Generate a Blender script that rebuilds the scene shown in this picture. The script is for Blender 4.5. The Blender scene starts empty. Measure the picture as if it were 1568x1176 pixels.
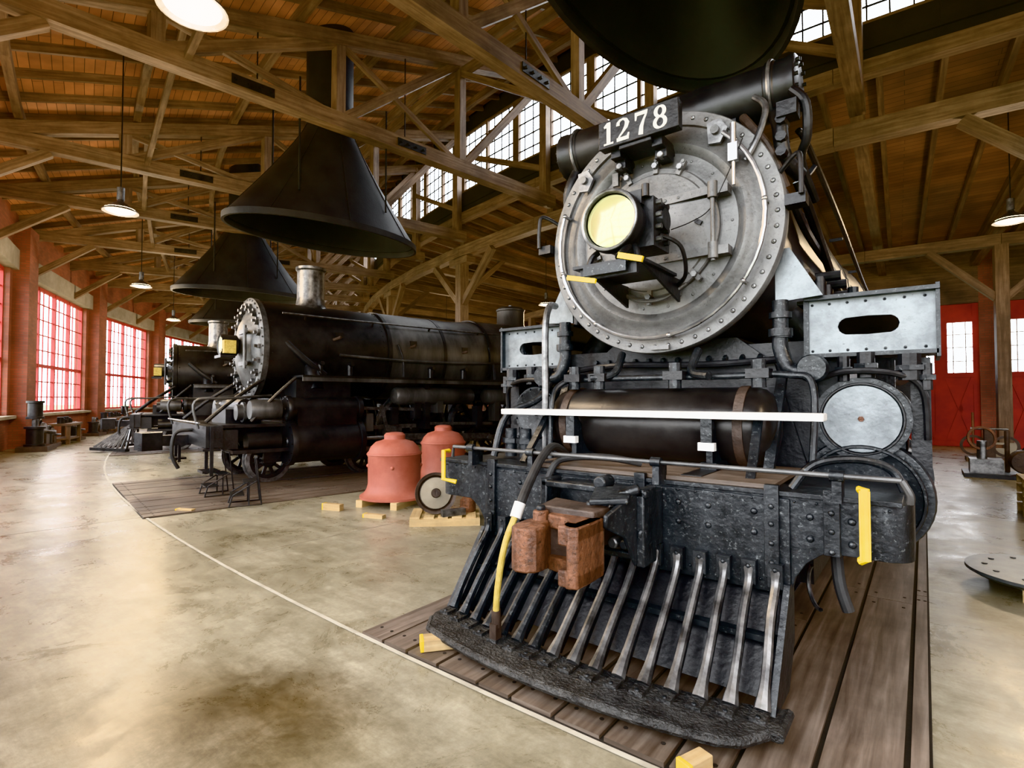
import bpy, bmesh, math, random
from mathutils import Vector, Matrix
random.seed(7)
rad=math.radians
CX,CY=-1.585,53.8
def pol(R,a,z=0.0):
    a=rad(a); return Vector((CX-R*math.sin(a),CY-R*math.cos(a),z))

# ---------------------------------------------------------------- materials
MATS={}
def newmat(name):
    m=bpy.data.materials.new(name); m.use_nodes=True
    nt=m.node_tree; b=nt.nodes['Principled BSDF']
    MATS[name]=m
    return m,nt,b
def N(nt,t,**k):
    n=nt.nodes.new(t)
    for a,v in k.items(): setattr(n,a,v)
    return n
def c4(c): return (c[0],c[1],c[2],1)
def paint(name,c1,c2,rough=.5,metal=0.,scale=6.,bump=.1,lo=.35,hi=.65,rough2=None,speck=None,bscale=30.,coat=0,sp=(.6,.72),streak=False):
    m,nt,b=newmat(name)
    tc=N(nt,'ShaderNodeTexCoord')
    src=tc.outputs['Object']
    no=N(nt,'ShaderNodeTexNoise'); no.inputs['Scale'].default_value=scale; no.inputs['Detail'].default_value=8; no.inputs['Roughness'].default_value=.65
    if streak:
        mp=N(nt,'ShaderNodeMapping'); mp.inputs['Scale'].default_value=(1,1,.25); nt.links.new(src,mp.inputs['Vector']); nt.links.new(mp.outputs['Vector'],no.inputs['Vector'])
    else: nt.links.new(src,no.inputs['Vector'])
    cr=N(nt,'ShaderNodeValToRGB'); e=cr.color_ramp.elements
    e[0].position=lo;e[0].color=c4(c1);e[1].position=hi;e[1].color=c4(c2)
    nt.links.new(no.outputs['Fac'],cr.inputs['Fac'])
    out=cr.outputs['Color']
    if speck:
        n2=N(nt,'ShaderNodeTexNoise'); n2.inputs['Scale'].default_value=45; n2.inputs['Detail'].default_value=6; n2.inputs['Roughness'].default_value=.8
        nt.links.new(tc.outputs['Object'],n2.inputs['Vector'])
        r2=N(nt,'ShaderNodeValToRGB'); r2.color_ramp.elements[0].position=sp[0]; r2.color_ramp.elements[1].position=sp[1]
        nt.links.new(n2.outputs['Fac'],r2.inputs['Fac'])
        mx=N(nt,'ShaderNodeMixRGB'); mx.inputs['Color2'].default_value=c4(speck)
        nt.links.new(r2.outputs['Color'],mx.inputs['Fac']); nt.links.new(out,mx.inputs['Color1']); out=mx.outputs['Color']
    nt.links.new(out,b.inputs['Base Color'])
    b.inputs['Metallic'].default_value=metal
    mr=N(nt,'ShaderNodeMapRange'); mr.inputs['To Min'].default_value=rough; mr.inputs['To Max'].default_value=rough2 if rough2 is not None else min(1,rough+.25)
    nt.links.new(no.outputs['Fac'],mr.inputs['Value']); nt.links.new(mr.outputs['Result'],b.inputs['Roughness'])
    if bump:
        n3=N(nt,'ShaderNodeTexNoise'); n3.inputs['Scale'].default_value=bscale; n3.inputs['Detail'].default_value=5
        nt.links.new(tc.outputs['Object'],n3.inputs['Vector'])
        bp=N(nt,'ShaderNodeBump'); bp.inputs['Strength'].default_value=bump; bp.inputs['Distance'].default_value=.02
        nt.links.new(n3.outputs['Fac'],bp.inputs['Height']); nt.links.new(bp.outputs['Normal'],b.inputs['Normal'])
    if coat: b.inputs['Coat Weight'].default_value=coat
    return m
def wood(name,c1,c2,c3,rough=.65,su=.6,sv=9.,bump=.25):
    m,nt,b=newmat(name)
    tc=N(nt,'ShaderNodeTexCoord')
    mp=N(nt,'ShaderNodeMapping'); mp.inputs['Scale'].default_value=(su,sv,1)
    nt.links.new(tc.outputs['UV'],mp.inputs['Vector'])
    no=N(nt,'ShaderNodeTexNoise'); no.inputs['Scale'].default_value=2.; no.inputs['Detail'].default_value=8;no.inputs['Roughness'].default_value=.6; no.inputs['Distortion'].default_value=.4
    nt.links.new(mp.outputs['Vector'],no.inputs['Vector'])
    cr=N(nt,'ShaderNodeValToRGB'); e=cr.color_ramp.elements
    e[0].position=.3;e[0].color=c4(c1);e[1].position=.72;e[1].color=c4(c3)
    x=cr.color_ramp.elements.new(.5); x.color=c4(c2)
    nt.links.new(no.outputs['Fac'],cr.inputs['Fac'])
    n2=N(nt,'ShaderNodeTexNoise'); n2.inputs['Scale'].default_value=1.1; n2.inputs['Detail'].default_value=6; n2.inputs['Roughness'].default_value=.7
    nt.links.new(tc.outputs['Object'],n2.inputs['Vector'])
    mr=N(nt,'ShaderNodeMapRange'); mr.inputs['From Min'].default_value=.3; mr.inputs['From Max'].default_value=.7; mr.inputs['To Min'].default_value=.5; mr.inputs['To Max'].default_value=1.3
    nt.links.new(n2.outputs['Fac'],mr.inputs['Value'])
    mx=N(nt,'ShaderNodeVectorMath',operation='SCALE')
    nt.links.new(cr.outputs['Color'],mx.inputs[0]); nt.links.new(mr.outputs['Result'],mx.inputs['Scale'])
    nt.links.new(mx.outputs['Vector'],b.inputs['Base Color'])
    b.inputs['Roughness'].default_value=rough
    bp=N(nt,'ShaderNodeBump'); bp.inputs['Strength'].default_value=bump; bp.inputs['Distance'].default_value=.01
    nt.links.new(no.outputs['Fac'],bp.inputs['Height']); nt.links.new(bp.outputs['Normal'],b.inputs['Normal'])
def bricky(name,c1,c2,mort,w,h,ms,rough=.8,bump=.4,var=.5):
    m,nt,b=newmat(name)
    tc=N(nt,'ShaderNodeTexCoord')
    br=N(nt,'ShaderNodeTexBrick'); br.inputs['Scale'].default_value=1
    br.inputs['Color1'].default_value=c4(c1);br.inputs['Color2'].default_value=c4(c2);br.inputs['Mortar'].default_value=c4(mort)
    br.inputs['Brick Width'].default_value=w;br.inputs['Row Height'].default_value=h;br.inputs['Mortar Size'].default_value=ms
    br.inputs['Mortar Smooth'].default_value=.2
    nt.links.new(tc.outputs['UV'],br.inputs['Vector'])
    no=N(nt,'ShaderNodeTexNoise'); no.inputs['Scale'].default_value=1.1; no.inputs['Detail'].default_value=7
    nt.links.new(tc.outputs['Object'],no.inputs['Vector'])
    mr=N(nt,'ShaderNodeMapRange'); mr.inputs['From Min'].default_value=.3;mr.inputs['From Max'].default_value=.7
    mr.inputs['To Min'].default_value=1-var; mr.inputs['To Max'].default_value=1+var*.8
    nt.links.new(no.outputs['Fac'],mr.inputs['Value'])
    mx=N(nt,'ShaderNodeVectorMath',operation='SCALE')
    nt.links.new(br.outputs['Color'],mx.inputs[0]); nt.links.new(mr.outputs['Result'],mx.inputs['Scale'])
    nt.links.new(mx.outputs['Vector'],b.inputs['Base Color'])
    b.inputs['Roughness'].default_value=rough
    bp=N(nt,'ShaderNodeBump',invert=True); bp.inputs['Strength'].default_value=bump; bp.inputs['Distance'].default_value=.01
    nt.links.new(br.outputs['Fac'],bp.inputs['Height']); nt.links.new(bp.outputs['Normal'],b.inputs['Normal'])
def emis(name,c,s):
    m,nt,b=newmat(name)
    b.inputs['Base Color'].default_value=c4(c); b.inputs['Emission Color'].default_value=c4(c); b.inputs['Emission Strength'].default_value=s

paint('slate',(.010,.011,.012),(.032,.035,.038),.26,.4,7,.35,speck=(.20,.215,.22),sp=(.57,.72),streak=True,bscale=18)
paint('plate_worn',(.020,.020,.020),(.075,.075,.073),.38,.4,14,.9,speck=(.012,.012,.012),bscale=60)
paint('black_iron',(.009,.009,.010),(.030,.030,.031),.28,.4,5,.2)
paint('boiler_black',(.011,.011,.012),(.036,.036,.037),.24,.5,2.5,.06)
paint('reservoir_brown',(.015,.014,.014),(.045,.042,.040),.2,.5,3,.05)
paint('jacket_grey',(.03,.03,.03),(.125,.123,.12),.3,.45,2.2,.08,streak=True)
paint('silver_paint',(.090,.089,.088),(.185,.183,.180),.38,.5,3.2,.2,speck=(.05,.047,.044),sp=(.55,.7))
paint('dull_front',(.045,.045,.046),(.15,.15,.15),.33,.55,5,.15,speck=(.03,.03,.03))
paint('steel',(.28,.28,.29),(.5,.5,.5),.2,.9,6,.05)
paint('worn_steel',(.07,.07,.07),(.26,.26,.26),.26,.8,9,.1)
paint('blue_steel',(.105,.115,.122),(.215,.235,.245),.3,.5,6,.1,speck=(.045,.047,.05))
paint('rust',(.055,.024,.014),(.20,.085,.045),.5,.15,11,.6,speck=(.025,.016,.011),sp=(.5,.66),streak=True)
paint('dark_rust',(.03,.022,.018),(.08,.056,.044),.45,.3,8,.35)
paint('red_oxide',(.26,.065,.042),(.36,.11,.075),.45,0,3,.08)
paint('white_paint',(.60,.60,.59),(.74,.74,.73),.4,0,6,.05)
paint('yellow_paint',(.72,.48,.005),(.85,.62,.01),.4,0,6,.05)
paint('yellow_hose',(.42,.29,.05),(.62,.48,.14),.6,0,20,.2)
paint('red_frame',(.32,.025,.025),(.45,.05,.045),.5,0,3,.05)
paint('red_door',(.26,.014,.01),(.38,.028,.018),.55,0,2,.05)
paint('hood_black',(.010,.011,.0135),(.027,.029,.034),.42,.2,2,.1)
paint('lintel',(.23,.20,.15),(.34,.30,.235),.8,0,2,.2)
paint('rubber',(.012,.012,.012),(.03,.03,.03),.5,0,8,.1)
paint('strip',(.32,.295,.24),(.48,.45,.38),.5,0,5,.1)
paint('joint',(.13,.115,.085),(.2,.175,.13),.7,0,5,.1)
paint('pit_dark',(.01,.008,.006),(.02,.016,.012),.8,0,5,.1)
paint('ground',(.16,.18,.10),(.30,.32,.20),.9,0,.5,.1)
paint('black_siding',(.008,.007,.006),(.018,.016,.014),.7,0,2,.05)
wood('timber',(.085,.050,.031),(.18,.116,.074),(.29,.208,.142))
wood('timber_dark',(.062,.035,.021),(.125,.076,.046),(.21,.138,.088))
wood('new_wood',(.38,.25,.11),(.50,.35,.17),(.60,.45,.25))
wood('pit_board',(.058,.042,.031),(.12,.09,.070),(.21,.168,.135),rough=.5)
bricky('roof_boards',(.50,.225,.11),(.33,.145,.072),(.06,.03,.016),3.2,.16,.006,.7,.3,.5)
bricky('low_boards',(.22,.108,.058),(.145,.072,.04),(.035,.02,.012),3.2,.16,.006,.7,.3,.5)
bricky('brick',(.27,.078,.05),(.19,.058,.038),(.15,.085,.06),.22,.075,.008,.75,.4,.35)
emis('lamp_glow',(1,.88,.66),30)
m,nt,b=newmat('lens_glass'); b.inputs['Base Color'].default_value=(.80,.79,.38,1);b.inputs['Roughness'].default_value=.12;b.inputs['Metallic'].default_value=.65;b.inputs['Coat Weight'].default_value=1
m,nt,b=newmat('concrete')
tc=N(nt,'ShaderNodeTexCoord')
def noise(sc,d=8,r=.6,dist=0,src=None):
    n=N(nt,'ShaderNodeTexNoise'); n.inputs['Scale'].default_value=sc;n.inputs['Detail'].default_value=d;n.inputs['Roughness'].default_value=r;n.inputs['Distortion'].default_value=dist
    nt.links.new(src or tc.outputs['Object'],n.inputs['Vector']); return n
def ramp(src,a,ca,bb,cb):
    r=N(nt,'ShaderNodeValToRGB'); e=r.color_ramp.elements; e[0].position=a;e[0].color=c4(ca);e[1].position=bb;e[1].color=c4(cb)
    nt.links.new(src,r.inputs['Fac']); return r.outputs['Color']
def mixc(f,a,bb,mode='MIX',fac=None):
    x=N(nt,'ShaderNodeMixRGB',blend_type=mode)
    if f is not None: nt.links.new(f,x.inputs['Fac'])
    if fac is not None: x.inputs['Fac'].default_value=fac
    nt.links.new(a,x.inputs['Color1']); nt.links.new(bb,x.inputs['Color2']); return x.outputs['Color']
n1=noise(.4,10,.72,0); n2=noise(3.4,10,.78,.3); n3=noise(30,6,.7)
mpn=N(nt,'ShaderNodeMapping'); mpn.inputs['Scale'].default_value=(.30,2.0,1); mpn.inputs['Rotation'].default_value=(0,0,.35); nt.links.new(tc.outputs['Object'],mpn.inputs['Vector'])
n4=noise(2.4,9,.78,.15,mpn.outputs['Vector'])
n5=noise(1.3,10,.8,.5)
base=ramp(n1.outputs['Fac'],.37,(.205,.182,.128),.63,(.345,.318,.252))
base=mixc(None,base,ramp(n2.outputs['Fac'],.38,(.74,.72,.67),.62,(1.12,1.12,1.11)),'MULTIPLY',1)
base=mixc(None,base,ramp(n4.outputs['Fac'],.38,(.78,.765,.73),.62,(1.10,1.10,1.10)),'MULTIPLY',1)
base=mixc(None,base,ramp(n5.outputs['Fac'],.36,(.80,.765,.69),.52,(1.03,1.03,1.03)),'MULTIPLY',1)
base=mixc(None,base,ramp(n3.outputs['Fac'],.3,(.84,.83,.8),.7,(1.08,1.08,1.08)),'MULTIPLY',1)
def stain(loc,r0,r1,col,base,sc=.5):
    vm=N(nt,'ShaderNodeVectorMath',operation='DISTANCE'); vm.inputs[1].default_value=loc
    nt.links.new(tc.outputs['Object'],vm.inputs[0])
    ad=N(nt,'ShaderNodeMath',operation='MULTIPLY_ADD'); nt.links.new(n2.outputs['Fac'],ad.inputs[0]); ad.inputs[1].default_value=sc
    nt.links.new(vm.outputs['Value'],ad.inputs[2])
    r=N(nt,'ShaderNodeValToRGB'); e=r.color_ramp.elements; e[0].position=r0;e[0].color=(1,1,1,1);e[1].position=r1;e[1].color=(0,0,0,1); r.color_ramp.interpolation='EASE'
    nt.links.new(ad.outputs[0],r.inputs['Fac'])
    cc=N(nt,'ShaderNodeRGB'); cc.outputs[0].default_value=c4(col)
    mu=mixc(None,base,cc.outputs[0],'MULTIPLY',1)
    return mixc(r.outputs['Color'],base,mu)
base=stain((-2.55,1.42,0),.30,.90,(.40,.33,.24),base)
base=stain((-2.95,1.12,0),.3,.98,(.55,.48,.37),base)
base=stain((-2.1,1.2,0),.3,1.0,(.7,.65,.54),base)
base=stain((-5,-.2,0),.2,.98,(.75,.7,.55),base)
nt.links.new(base,b.inputs['Base Color'])
rr=ramp(n5.outputs['Fac'],.35,(.20,.20,.20),.65,(.46,.46,.46)); nt.links.new(rr,b.inputs['Roughness'])
b.inputs['Specular IOR Level'].default_value=.42
bp=N(nt,'ShaderNodeBump'); bp.inputs['Strength'].default_value=.12; bp.inputs['Distance'].default_value=.01
nt.links.new(n4.outputs['Fac'],bp.inputs['Height']); nt.links.new(bp.outputs['Normal'],b.inputs['Normal'])

# ---------------------------------------------------------------- mesh builder
class MB:
    def __init__(s,mat='slate'):
        s.v=[];s.f=[];s.uv=[];s.mi=[];s.ms=[];s.mat=mat
    def _m(s,mat):
        mat=mat or s.mat
        if mat not in s.ms: s.ms.append(mat)
        return s.ms.index(mat)
    def face(s,idx,mi,uv=None):
        s.f.append(idx); s.mi.append(mi); s.uv.append(uv or [(0,0)]*len(idx))
    def obox(s,c,ax,size,mat=None,mode='long'):
        mi=s._m(mat); c=Vector(c); b=len(s.v)
        h=[x/2 for x in size]
        loc=[]
        for i in (-1,1):
            for j in (-1,1):
                for k in (-1,1):
                    l=(i*h[0],j*h[1],k*h[2]); loc.append(l)
                    s.v.append(c+ax[0]*l[0]+ax[1]*l[1]+ax[2]*l[2])
        fs=[((0,1,3,2),0),((4,6,7,5),0),((0,4,5,1),1),((2,3,7,6),1),((0,2,6,4),2),((1,5,7,3),2)]
        off=(0,0) if mode=='wall' else (random.uniform(0,50),random.uniform(0,50))
        for idx,n in fs:
            o=[q for q in (0,1,2) if q!=n]
            if mode!='wall' and size[o[1]]>size[o[0]]: o=o[::-1]
            uv=[]
            for q in idx:
                l=list(loc[q])
                if mode=='wall': l[2]+=c.z; l[0]+=size[0]/2
                uv.append((l[o[0]]+off[0],l[o[1]]+off[1]))
            s.face([b+q for q in idx],mi,uv)
    def box(s,c,size,mat=None,rz=0,rx=0,ry=0):
        M=(Matrix.Rotation(rz,3,'Z')@Matrix.Rotation(ry,3,'Y')@Matrix.Rotation(rx,3,'X'))
        s.obox(c,[M.col[0],M.col[1],M.col[2]],size,mat)
    def bb(s,x0,x1,y0,y1,z0,z1,mat=None):
        s.box(((x0+x1)/2,(y0+y1)/2,(z0+z1)/2),(abs(x1-x0),abs(y1-y0),abs(z1-z0)),mat)
    def beam(s,p1,p2,w,h,mat=None,mode='long',up=None):
        p1=Vector(p1);p2=Vector(p2);d=(p2-p1);L=d.length;d.normalize()
        u=Vector(up) if up else Vector((0,0,1))
        if abs(d.dot(u))>.98: u=Vector((0,1,0))
        sd=d.cross(u).normalized(); u=sd.cross(d).normalized()
        s.obox((p1+p2)/2,[d,sd,u],(L,w,h),mat,mode)
    def ring_frame(s,d):
        d=Vector(d).normalized(); u=Vector((0,0,1)) if abs(d.z)<.9 else Vector((1,0,0))
        a=d.cross(u).normalized(); return d,a,a.cross(d).normalized()
    def lathe(s,prof,o,d,n=32,mat=None,closed=False,a0=0,a1=None,sx=1,sy=1):
        mi=s._m(mat); o=Vector(o); d,a,bb=s.ring_frame(d); b=len(s.v)
        full=a1 is None; m=n if full else n+1
        for (r,h) in prof:
            for i in range(m):
                t=a0+(2*math.pi if full else a1-a0)*i/n
                s.v.append(o+d*h+a*(r*math.cos(t)*sx)+bb*(r*math.sin(t)*sy))
        K=len(prof)
        for k in range(K if closed else K-1):
            k2=(k+1)%K
            for i in range(n):
                j=(i+1)%m if full else i+1
                s.face([b+k*m+i,b+k*m+j,b+k2*m+j,b+k2*m+i],mi)
        if not closed and full:
            if prof[0][0]>1e-4: s.face([b+i for i in range(m)][::-1],mi)
            if prof[-1][0]>1e-4: s.face([b+(K-1)*m+i for i in range(m)],mi)
    def cyl(s,p1,p2,r1,r2=None,n=20,mat=None):
        p1=Vector(p1);p2=Vector(p2); L=(p2-p1).length
        s.lathe([(r1,0),(r1 if r2 is None else r2,L)],p1,p2-p1,n,mat)
    def torus(s,o,d,R,r,n=40,k=8,mat=None,a0=0,a1=None):
        s.lathe([(R+r*math.cos(2*math.pi*i/k),r*math.sin(2*math.pi*i/k)) for i in range(k)],o,d,n,mat,True,a0,a1)
    def dome(s,o,d,r,h,n=10,k=3,mat=None):
        s.lathe([(r*math.cos(i*math.pi/2/k)+1e-5,h*math.sin(i*math.pi/2/k)) for i in range(k)]+[(0,h)],o,d,n,mat)
    def tube(s,pts,r,n=8,mat=None,smooth=True,sub=6):
        P=[Vector(p) for p in pts]
        if smooth and len(P)>2:
            Q=[]
            for i in range(len(P)-1):
                p0=P[max(i-1,0)];p1=P[i];p2=P[i+1];p3=P[min(i+2,len(P)-1)]
                for j in range(sub):
                    t=j/sub
                    Q.append(.5*((2*p1)+(p2-p0)*t+(2*p0-5*p1+4*p2-p3)*t*t+(3*p1-p0-3*p2+p3)*t**3))
            Q.append(P[-1]); P=Q
        mi=s._m(mat); b=len(s.v)
        t=(P[1]-P[0]).normalized(); _,a,_2=s.ring_frame(t)
        for i,p in enumerate(P):
            t=(P[min(i+1,len(P)-1)]-P[max(i-1,0)]).normalized()
            a=(a-t*a.dot(t)).normalized(); c=t.cross(a)
            rr=r if not callable(r) else r(i/(len(P)-1))
            for k in range(n):
                w=2*math.pi*k/n; s.v.append(p+a*rr*math.cos(w)+c*rr*math.sin(w))
        for i in range(len(P)-1):
            for k in range(n):
                s.face([b+i*n+k,b+i*n+(k+1)%n,b+(i+1)*n+(k+1)%n,b+(i+1)*n+k],mi)
        s.face([b+k for k in range(n)][::-1],mi); s.face([b+(len(P)-1)*n+k for k in range(n)],mi)
    def prism(s,pts,o,ax,thick,mat=None):
        mi=s._m(mat); o=Vector(o); A=[Vector(a) for a in ax]; b=len(s.v); n=len(pts)
        for k in (0,thick):
            for (x,y) in pts: s.v.append(o+A[0]*x+A[1]*y+A[2]*k)
        s.face([b+i for i in range(n)],mi,[(p[0],p[1]) for p in pts]); s.face([b+n+i for i in range(n)][::-1],mi,[(p[0],p[1]) for p in pts][::-1])
        for i in range(n): s.face([b+i,b+(i+1)%n,b+n+(i+1)%n,b+n+i],mi)
    def stroke(s,pts,ws,o,ax,thick,mat=None,closed=False):
        n=len(pts); L=[];R=[]
        for i in range(n):
            if closed: a=Vector(pts[(i-1)%n]);c=Vector(pts[(i+1)%n])
            else: a=Vector(pts[max(i-1,0)]);c=Vector(pts[min(i+1,n-1)])
            t=(c-a).normalized(); q=Vector((-t.y,t.x)); p=Vector(pts[i]); L.append(p+q*ws[i]/2);R.append(p-q*ws[i]/2)
        for i in range(n if closed else n-1):
            j=(i+1)%n; s.prism([L[i],R[i],R[j],L[j]],o,ax,thick,mat)
    def quad(s,ps,mat=None,uv=None):
        mi=s._m(mat); b=len(s.v); s.v+= [Vector(p) for p in ps]; s.face([b+i for i in range(len(ps))],mi,uv)
    def make(s,name,parent=None,M=None,bevel=0,recalc=True,smooth=True):
        me=bpy.data.meshes.new(name); me.from_pydata([tuple(v) for v in s.v],[],s.f)
        ul=me.uv_layers.new(name='UVMap'); flat=[]
        for u in s.uv:
            for q in u: flat+= [q[0],q[1]]
        ul.data.foreach_set('uv',flat)
        for m in s.ms: me.materials.append(MATS[m])
        me.polygons.foreach_set('material_index',s.mi)
        if recalc:
            bm=bmesh.new(); bm.from_mesh(me); bmesh.ops.recalc_face_normals(bm,faces=bm.faces); bm.to_mesh(me); bm.free()
        if smooth:
            me.polygons.foreach_set('use_smooth',[True]*len(me.polygons))
            me.set_sharp_from_angle(angle=rad(35))
        me.update()
        ob=bpy.data.objects.new(name,me); bpy.context.scene.collection.objects.link(ob)
        if parent: ob.parent=parent
        if M is not None: ob.matrix_world=M
        if bevel:
            bv=ob.modifiers.new('bevel','BEVEL'); bv.width=bevel; bv.segments=2; bv.limit_method='ANGLE'; bv.angle_limit=rad(40)
        return ob
def empty(name,M=None):
    e=bpy.data.objects.new(name,None); bpy.context.scene.collection.objects.link(e)
    if M is not None: e.matrix_world=M
    return e
def rockframe(ang,dy=0): return Matrix.Translation((CX,CY,0))@Matrix.Rotation(rad(-ang),4,'Z')@Matrix.Translation((0,-CY+dy,0))
X=Vector((1,0,0));Y=Vector((0,1,0));Z=Vector((0,0,1))
RO,RC,RI=54.7,42.3,31.5     # outer wall, clerestory, inner wall radii
def zroof(R): return 7.3+(RO-R)/(RO-RC)*3.6
def zlow(R): return 7.75-(RC-R)/(RC-RI)*1.3
COLS=[-23.5,-14.5,-5.3,4.5,14.0,22.6,31.2,39.5,48,56,64,72]
A0,A1=-23.5,72

# ---------------------------------------------------------------- floor, ground
mb=MB('concrete')
n=60
for i in range(n):
    a=A0-1+(A1-A0+2)*i/n; b2=A0-1+(A1-A0+2)*(i+1)/n
    mb.quad([pol(RO+.3,a),pol(RO+.3,b2),pol(RI-.4,b2),pol(RI-.4,a)])
mb.make('floor',recalc=False,smooth=False)
mb=MB('ground'); mb.quad([(-200,-160,-.4),(160,-160,-.4),(160,200,-.4),(-200,200,-.4)]); mb.make('ground_outside',recalc=False,smooth=False)
mb=MB('strip')
for i in range(120):
    a=-20+90*i/120; b2=-20+90*(i+1)/120
    mb.quad([pol(51.68,a,.006),pol(51.68,b2,.006),pol(51.648,b2,.006),pol(51.648,a,.006)])
mb.make('trim_1',recalc=False,smooth=False)
mb=MB('joint')
for a in [-3,7.2,17,27,37,47]:
    mb.beam(pol(51.7,a,.0005),pol(54.4,a,.0005),.004,.002)
for a in [4.2,14,22]:
    mb.beam(pol(51.6,a,.0005),pol(44,a,.0005),.006,.002)
mb.make('trim_2',smooth=False)

def pitboards(name,ang,xl,xr):
    mb=MB('pit_board')
    ys=CY-51.64
    mb.bb(xl,xr,ys,22,.001,.004,'pit_dark')
    x=xl+.012
    while x<xr-.05:
        w=random.choice([.2,.24,.28]); w=min(w,xr-.012-x)
        y=ys+.01; first=random.uniform(1.0,3.2)
        while y<21.9:
            y2=min(21.9,y+first); first=random.uniform(2.4,3.6)
            zt=.022+random.uniform(-.003,.003)
            mb.bb(x,x+w,y,y2-.012,.004,zt)
            for yy in (y+.12,y2-.13):
                for xx in (x+.05,x+w-.05):
                    mb.cyl((xx,yy,zt),(xx,yy,zt+.002),.012,n=6,mat='pit_dark')
            y=y2
        x+=w+.024
    for s in (-1,1): mb.bb(s*.72-.035,s*.72+.035,ys+1.,22,.0,.03,'worn_steel')
    return mb.make(name,M=rockframe(ang),smooth=False)
pitboards('pit_planking',0,-1.36,1.59)
pitboards('pit_planking',10.1,-.95,2.75)
pitboards('pit_planking',19.3,-1.5,1.5)

# ---------------------------------------------------------------- outer wall
wn=1
mb=MB('brick'); cb=MB('brick'); lt=MB('lintel')
for i in range(len(COLS)-1):
    a,b2=COLS[i],COLS[i+1]
    p1=pol(RO,a);p2=pol(RO,b2); d=(p2-p1);L=d.length;d.normalize()
    out=Vector((d.y,-d.x,0)); mid=(p1+p2)/2
    if out.dot(mid-Vector((CX,CY,0)))<0: out=-out
    def P(s,z,o=0): return p1+d*s+out*o+Vector((0,0,z))
    m0,m1=.85,L-.85
    mb.beam(P(0,.5),P(L,.5),.4,1.0,mode='wall')
    mb.beam(P(0,3.25),P(m0,3.25),.4,4.5,mode='wall'); mb.beam(P(m1,3.25),P(L,3.25),.4,4.5,mode='wall')
    lt.beam(P(.45,5.82,-.1),P(L-.45,5.82,-.1),.5,.62)
    lt.beam(P(.5,.98,-.12),P(L-.5,.98,-.12),.5,.09)
    mb.beam(P(0,6.8),P(L,6.8),.4,1.4,mode='wall')
    w=MB('red_frame')
    ww=m1-m0; nsec=4
    for k in range(nsec+1):
        s=m0+ww*k/nsec; w.beam(P(s,1.0),P(s,5.5),.12,.11,up=tuple(d))
    for z in (1.05,2.72,5.45): w.beam(P(m0,z),P(m1,z),.09,.12)
    for k in range(nsec):
        for q in (1,2):
            s=m0+ww*(k+q/3)/nsec; w.beam(P(s,1.0),P(s,5.5),.035,.04,up=tuple(d))
    for z in [1.6,2.15,3.28,3.83,4.38,4.93]: w.beam(P(m0,z),P(m1,z),.035,.04)
    w.make('window_%d'%wn,smooth=False); wn+=1
    li=bpy.data.lights.new('sky_portal','AREA'); li.shape='RECTANGLE'; li.size=ww; li.size_y=4.5; li.cycles.is_portal=True
    lo=bpy.data.objects.new('sky_portal',li); bpy.context.scene.collection.objects.link(lo)
    zz=out; xx=d; yy=zz.cross(xx)
    Mx=Matrix((xx,yy,zz)).transposed().to_4x4(); Mx.translation=P(L/2,3.25,.15); lo.matrix_world=Mx
mb.make('wall_outer',smooth=False); lt.make('trim_3',smooth=False)
for a in COLS:
    p=pol(RO-.3,a); o=(pol(RO,a)-pol(RO-1,a)).normalized(); t=Vector((-o.y,o.x,0))
    cb.obox(p+Vector((0,0,3.45)),[t,o,Z],(.95,.65,6.9),mode='wall')
    cb.obox(p+Vector((0,0,.35))-o*.03,[t,o,Z],(1.05,.7,.7),mode='wall')
cb.make('trim_4',smooth=False)
for nm,a in (('added_end_wall_right',A0),('added_end_wall_left',A1)):  # end walls added to close the arc and keep outside light from leaking in
    mb=MB('brick'); mb.beam(pol(RI-.5,a,6),pol(RO+.3,a,6),.4,12,mode='wall'); mb.make(nm,smooth=False)

# ---------------------------------------------------------------- roofs
mb=MB('roof_boards')
for i in range(96):
    a=A0-1+(A1-A0+2)*i/96; b2=A0-1+(A1-A0+2)*(i+1)/96
    ua,ub=rad(a)*48,rad(b2)*48
    zo,zi=zroof(RO+.8),zroof(RC-.4)
    q=[pol(RO+.8,a,zo),pol(RO+.8,b2,zo),pol(RC-.4,b2,zi),pol(RC-.4,a,zi)]
    mb.quad(q,'roof_boards',[(ua,0),(ub,0),(ub,13.6),(ua,13.6)])
    q2=[v+Vector((0,0,.25)) for v in q][::-1]; mb.quad(q2,'black_siding')
    zo,zi=zlow(RC),zlow(RI-.6)
    q=[pol(RC,a,zo),pol(RC,b2,zo),pol(RI-.6,b2,zi),pol(RI-.6,a,zi)]
    mb.quad(q,'low_boards',[(ua,0),(ub,0),(ub,11.4),(ua,11.4)])
    q2=[v+Vector((0,0,.2)) for v in q][::-1]; mb.quad(q2,'black_siding')
mb.make('ceiling',recalc=False,smooth=False)
mb=MB('timber')
for R in (53.2,51.2,49.2,47.2,45.2,43.2):
    a=A0
    while a<A1:
        mb.beam(pol(R,a,zroof(R)-.28),pol(R,a+2.5,zroof(R)-.28),.14,.2); a+=2.5
a=A0
while a<A1:
    mb.beam(pol(RO,a,zroof(RO)-.09),pol(RC,a,zroof(RC)-.09),.07,.17); a+=1.1
a=A0
while a<A1:
    mb.beam(pol(RC,a,zlow(RC)-.12),pol(RI,a,zlow(RI)-.12),.1,.22,'timber_dark'); a+=1.3
mb.make('roof_rafters',smooth=False)

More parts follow.
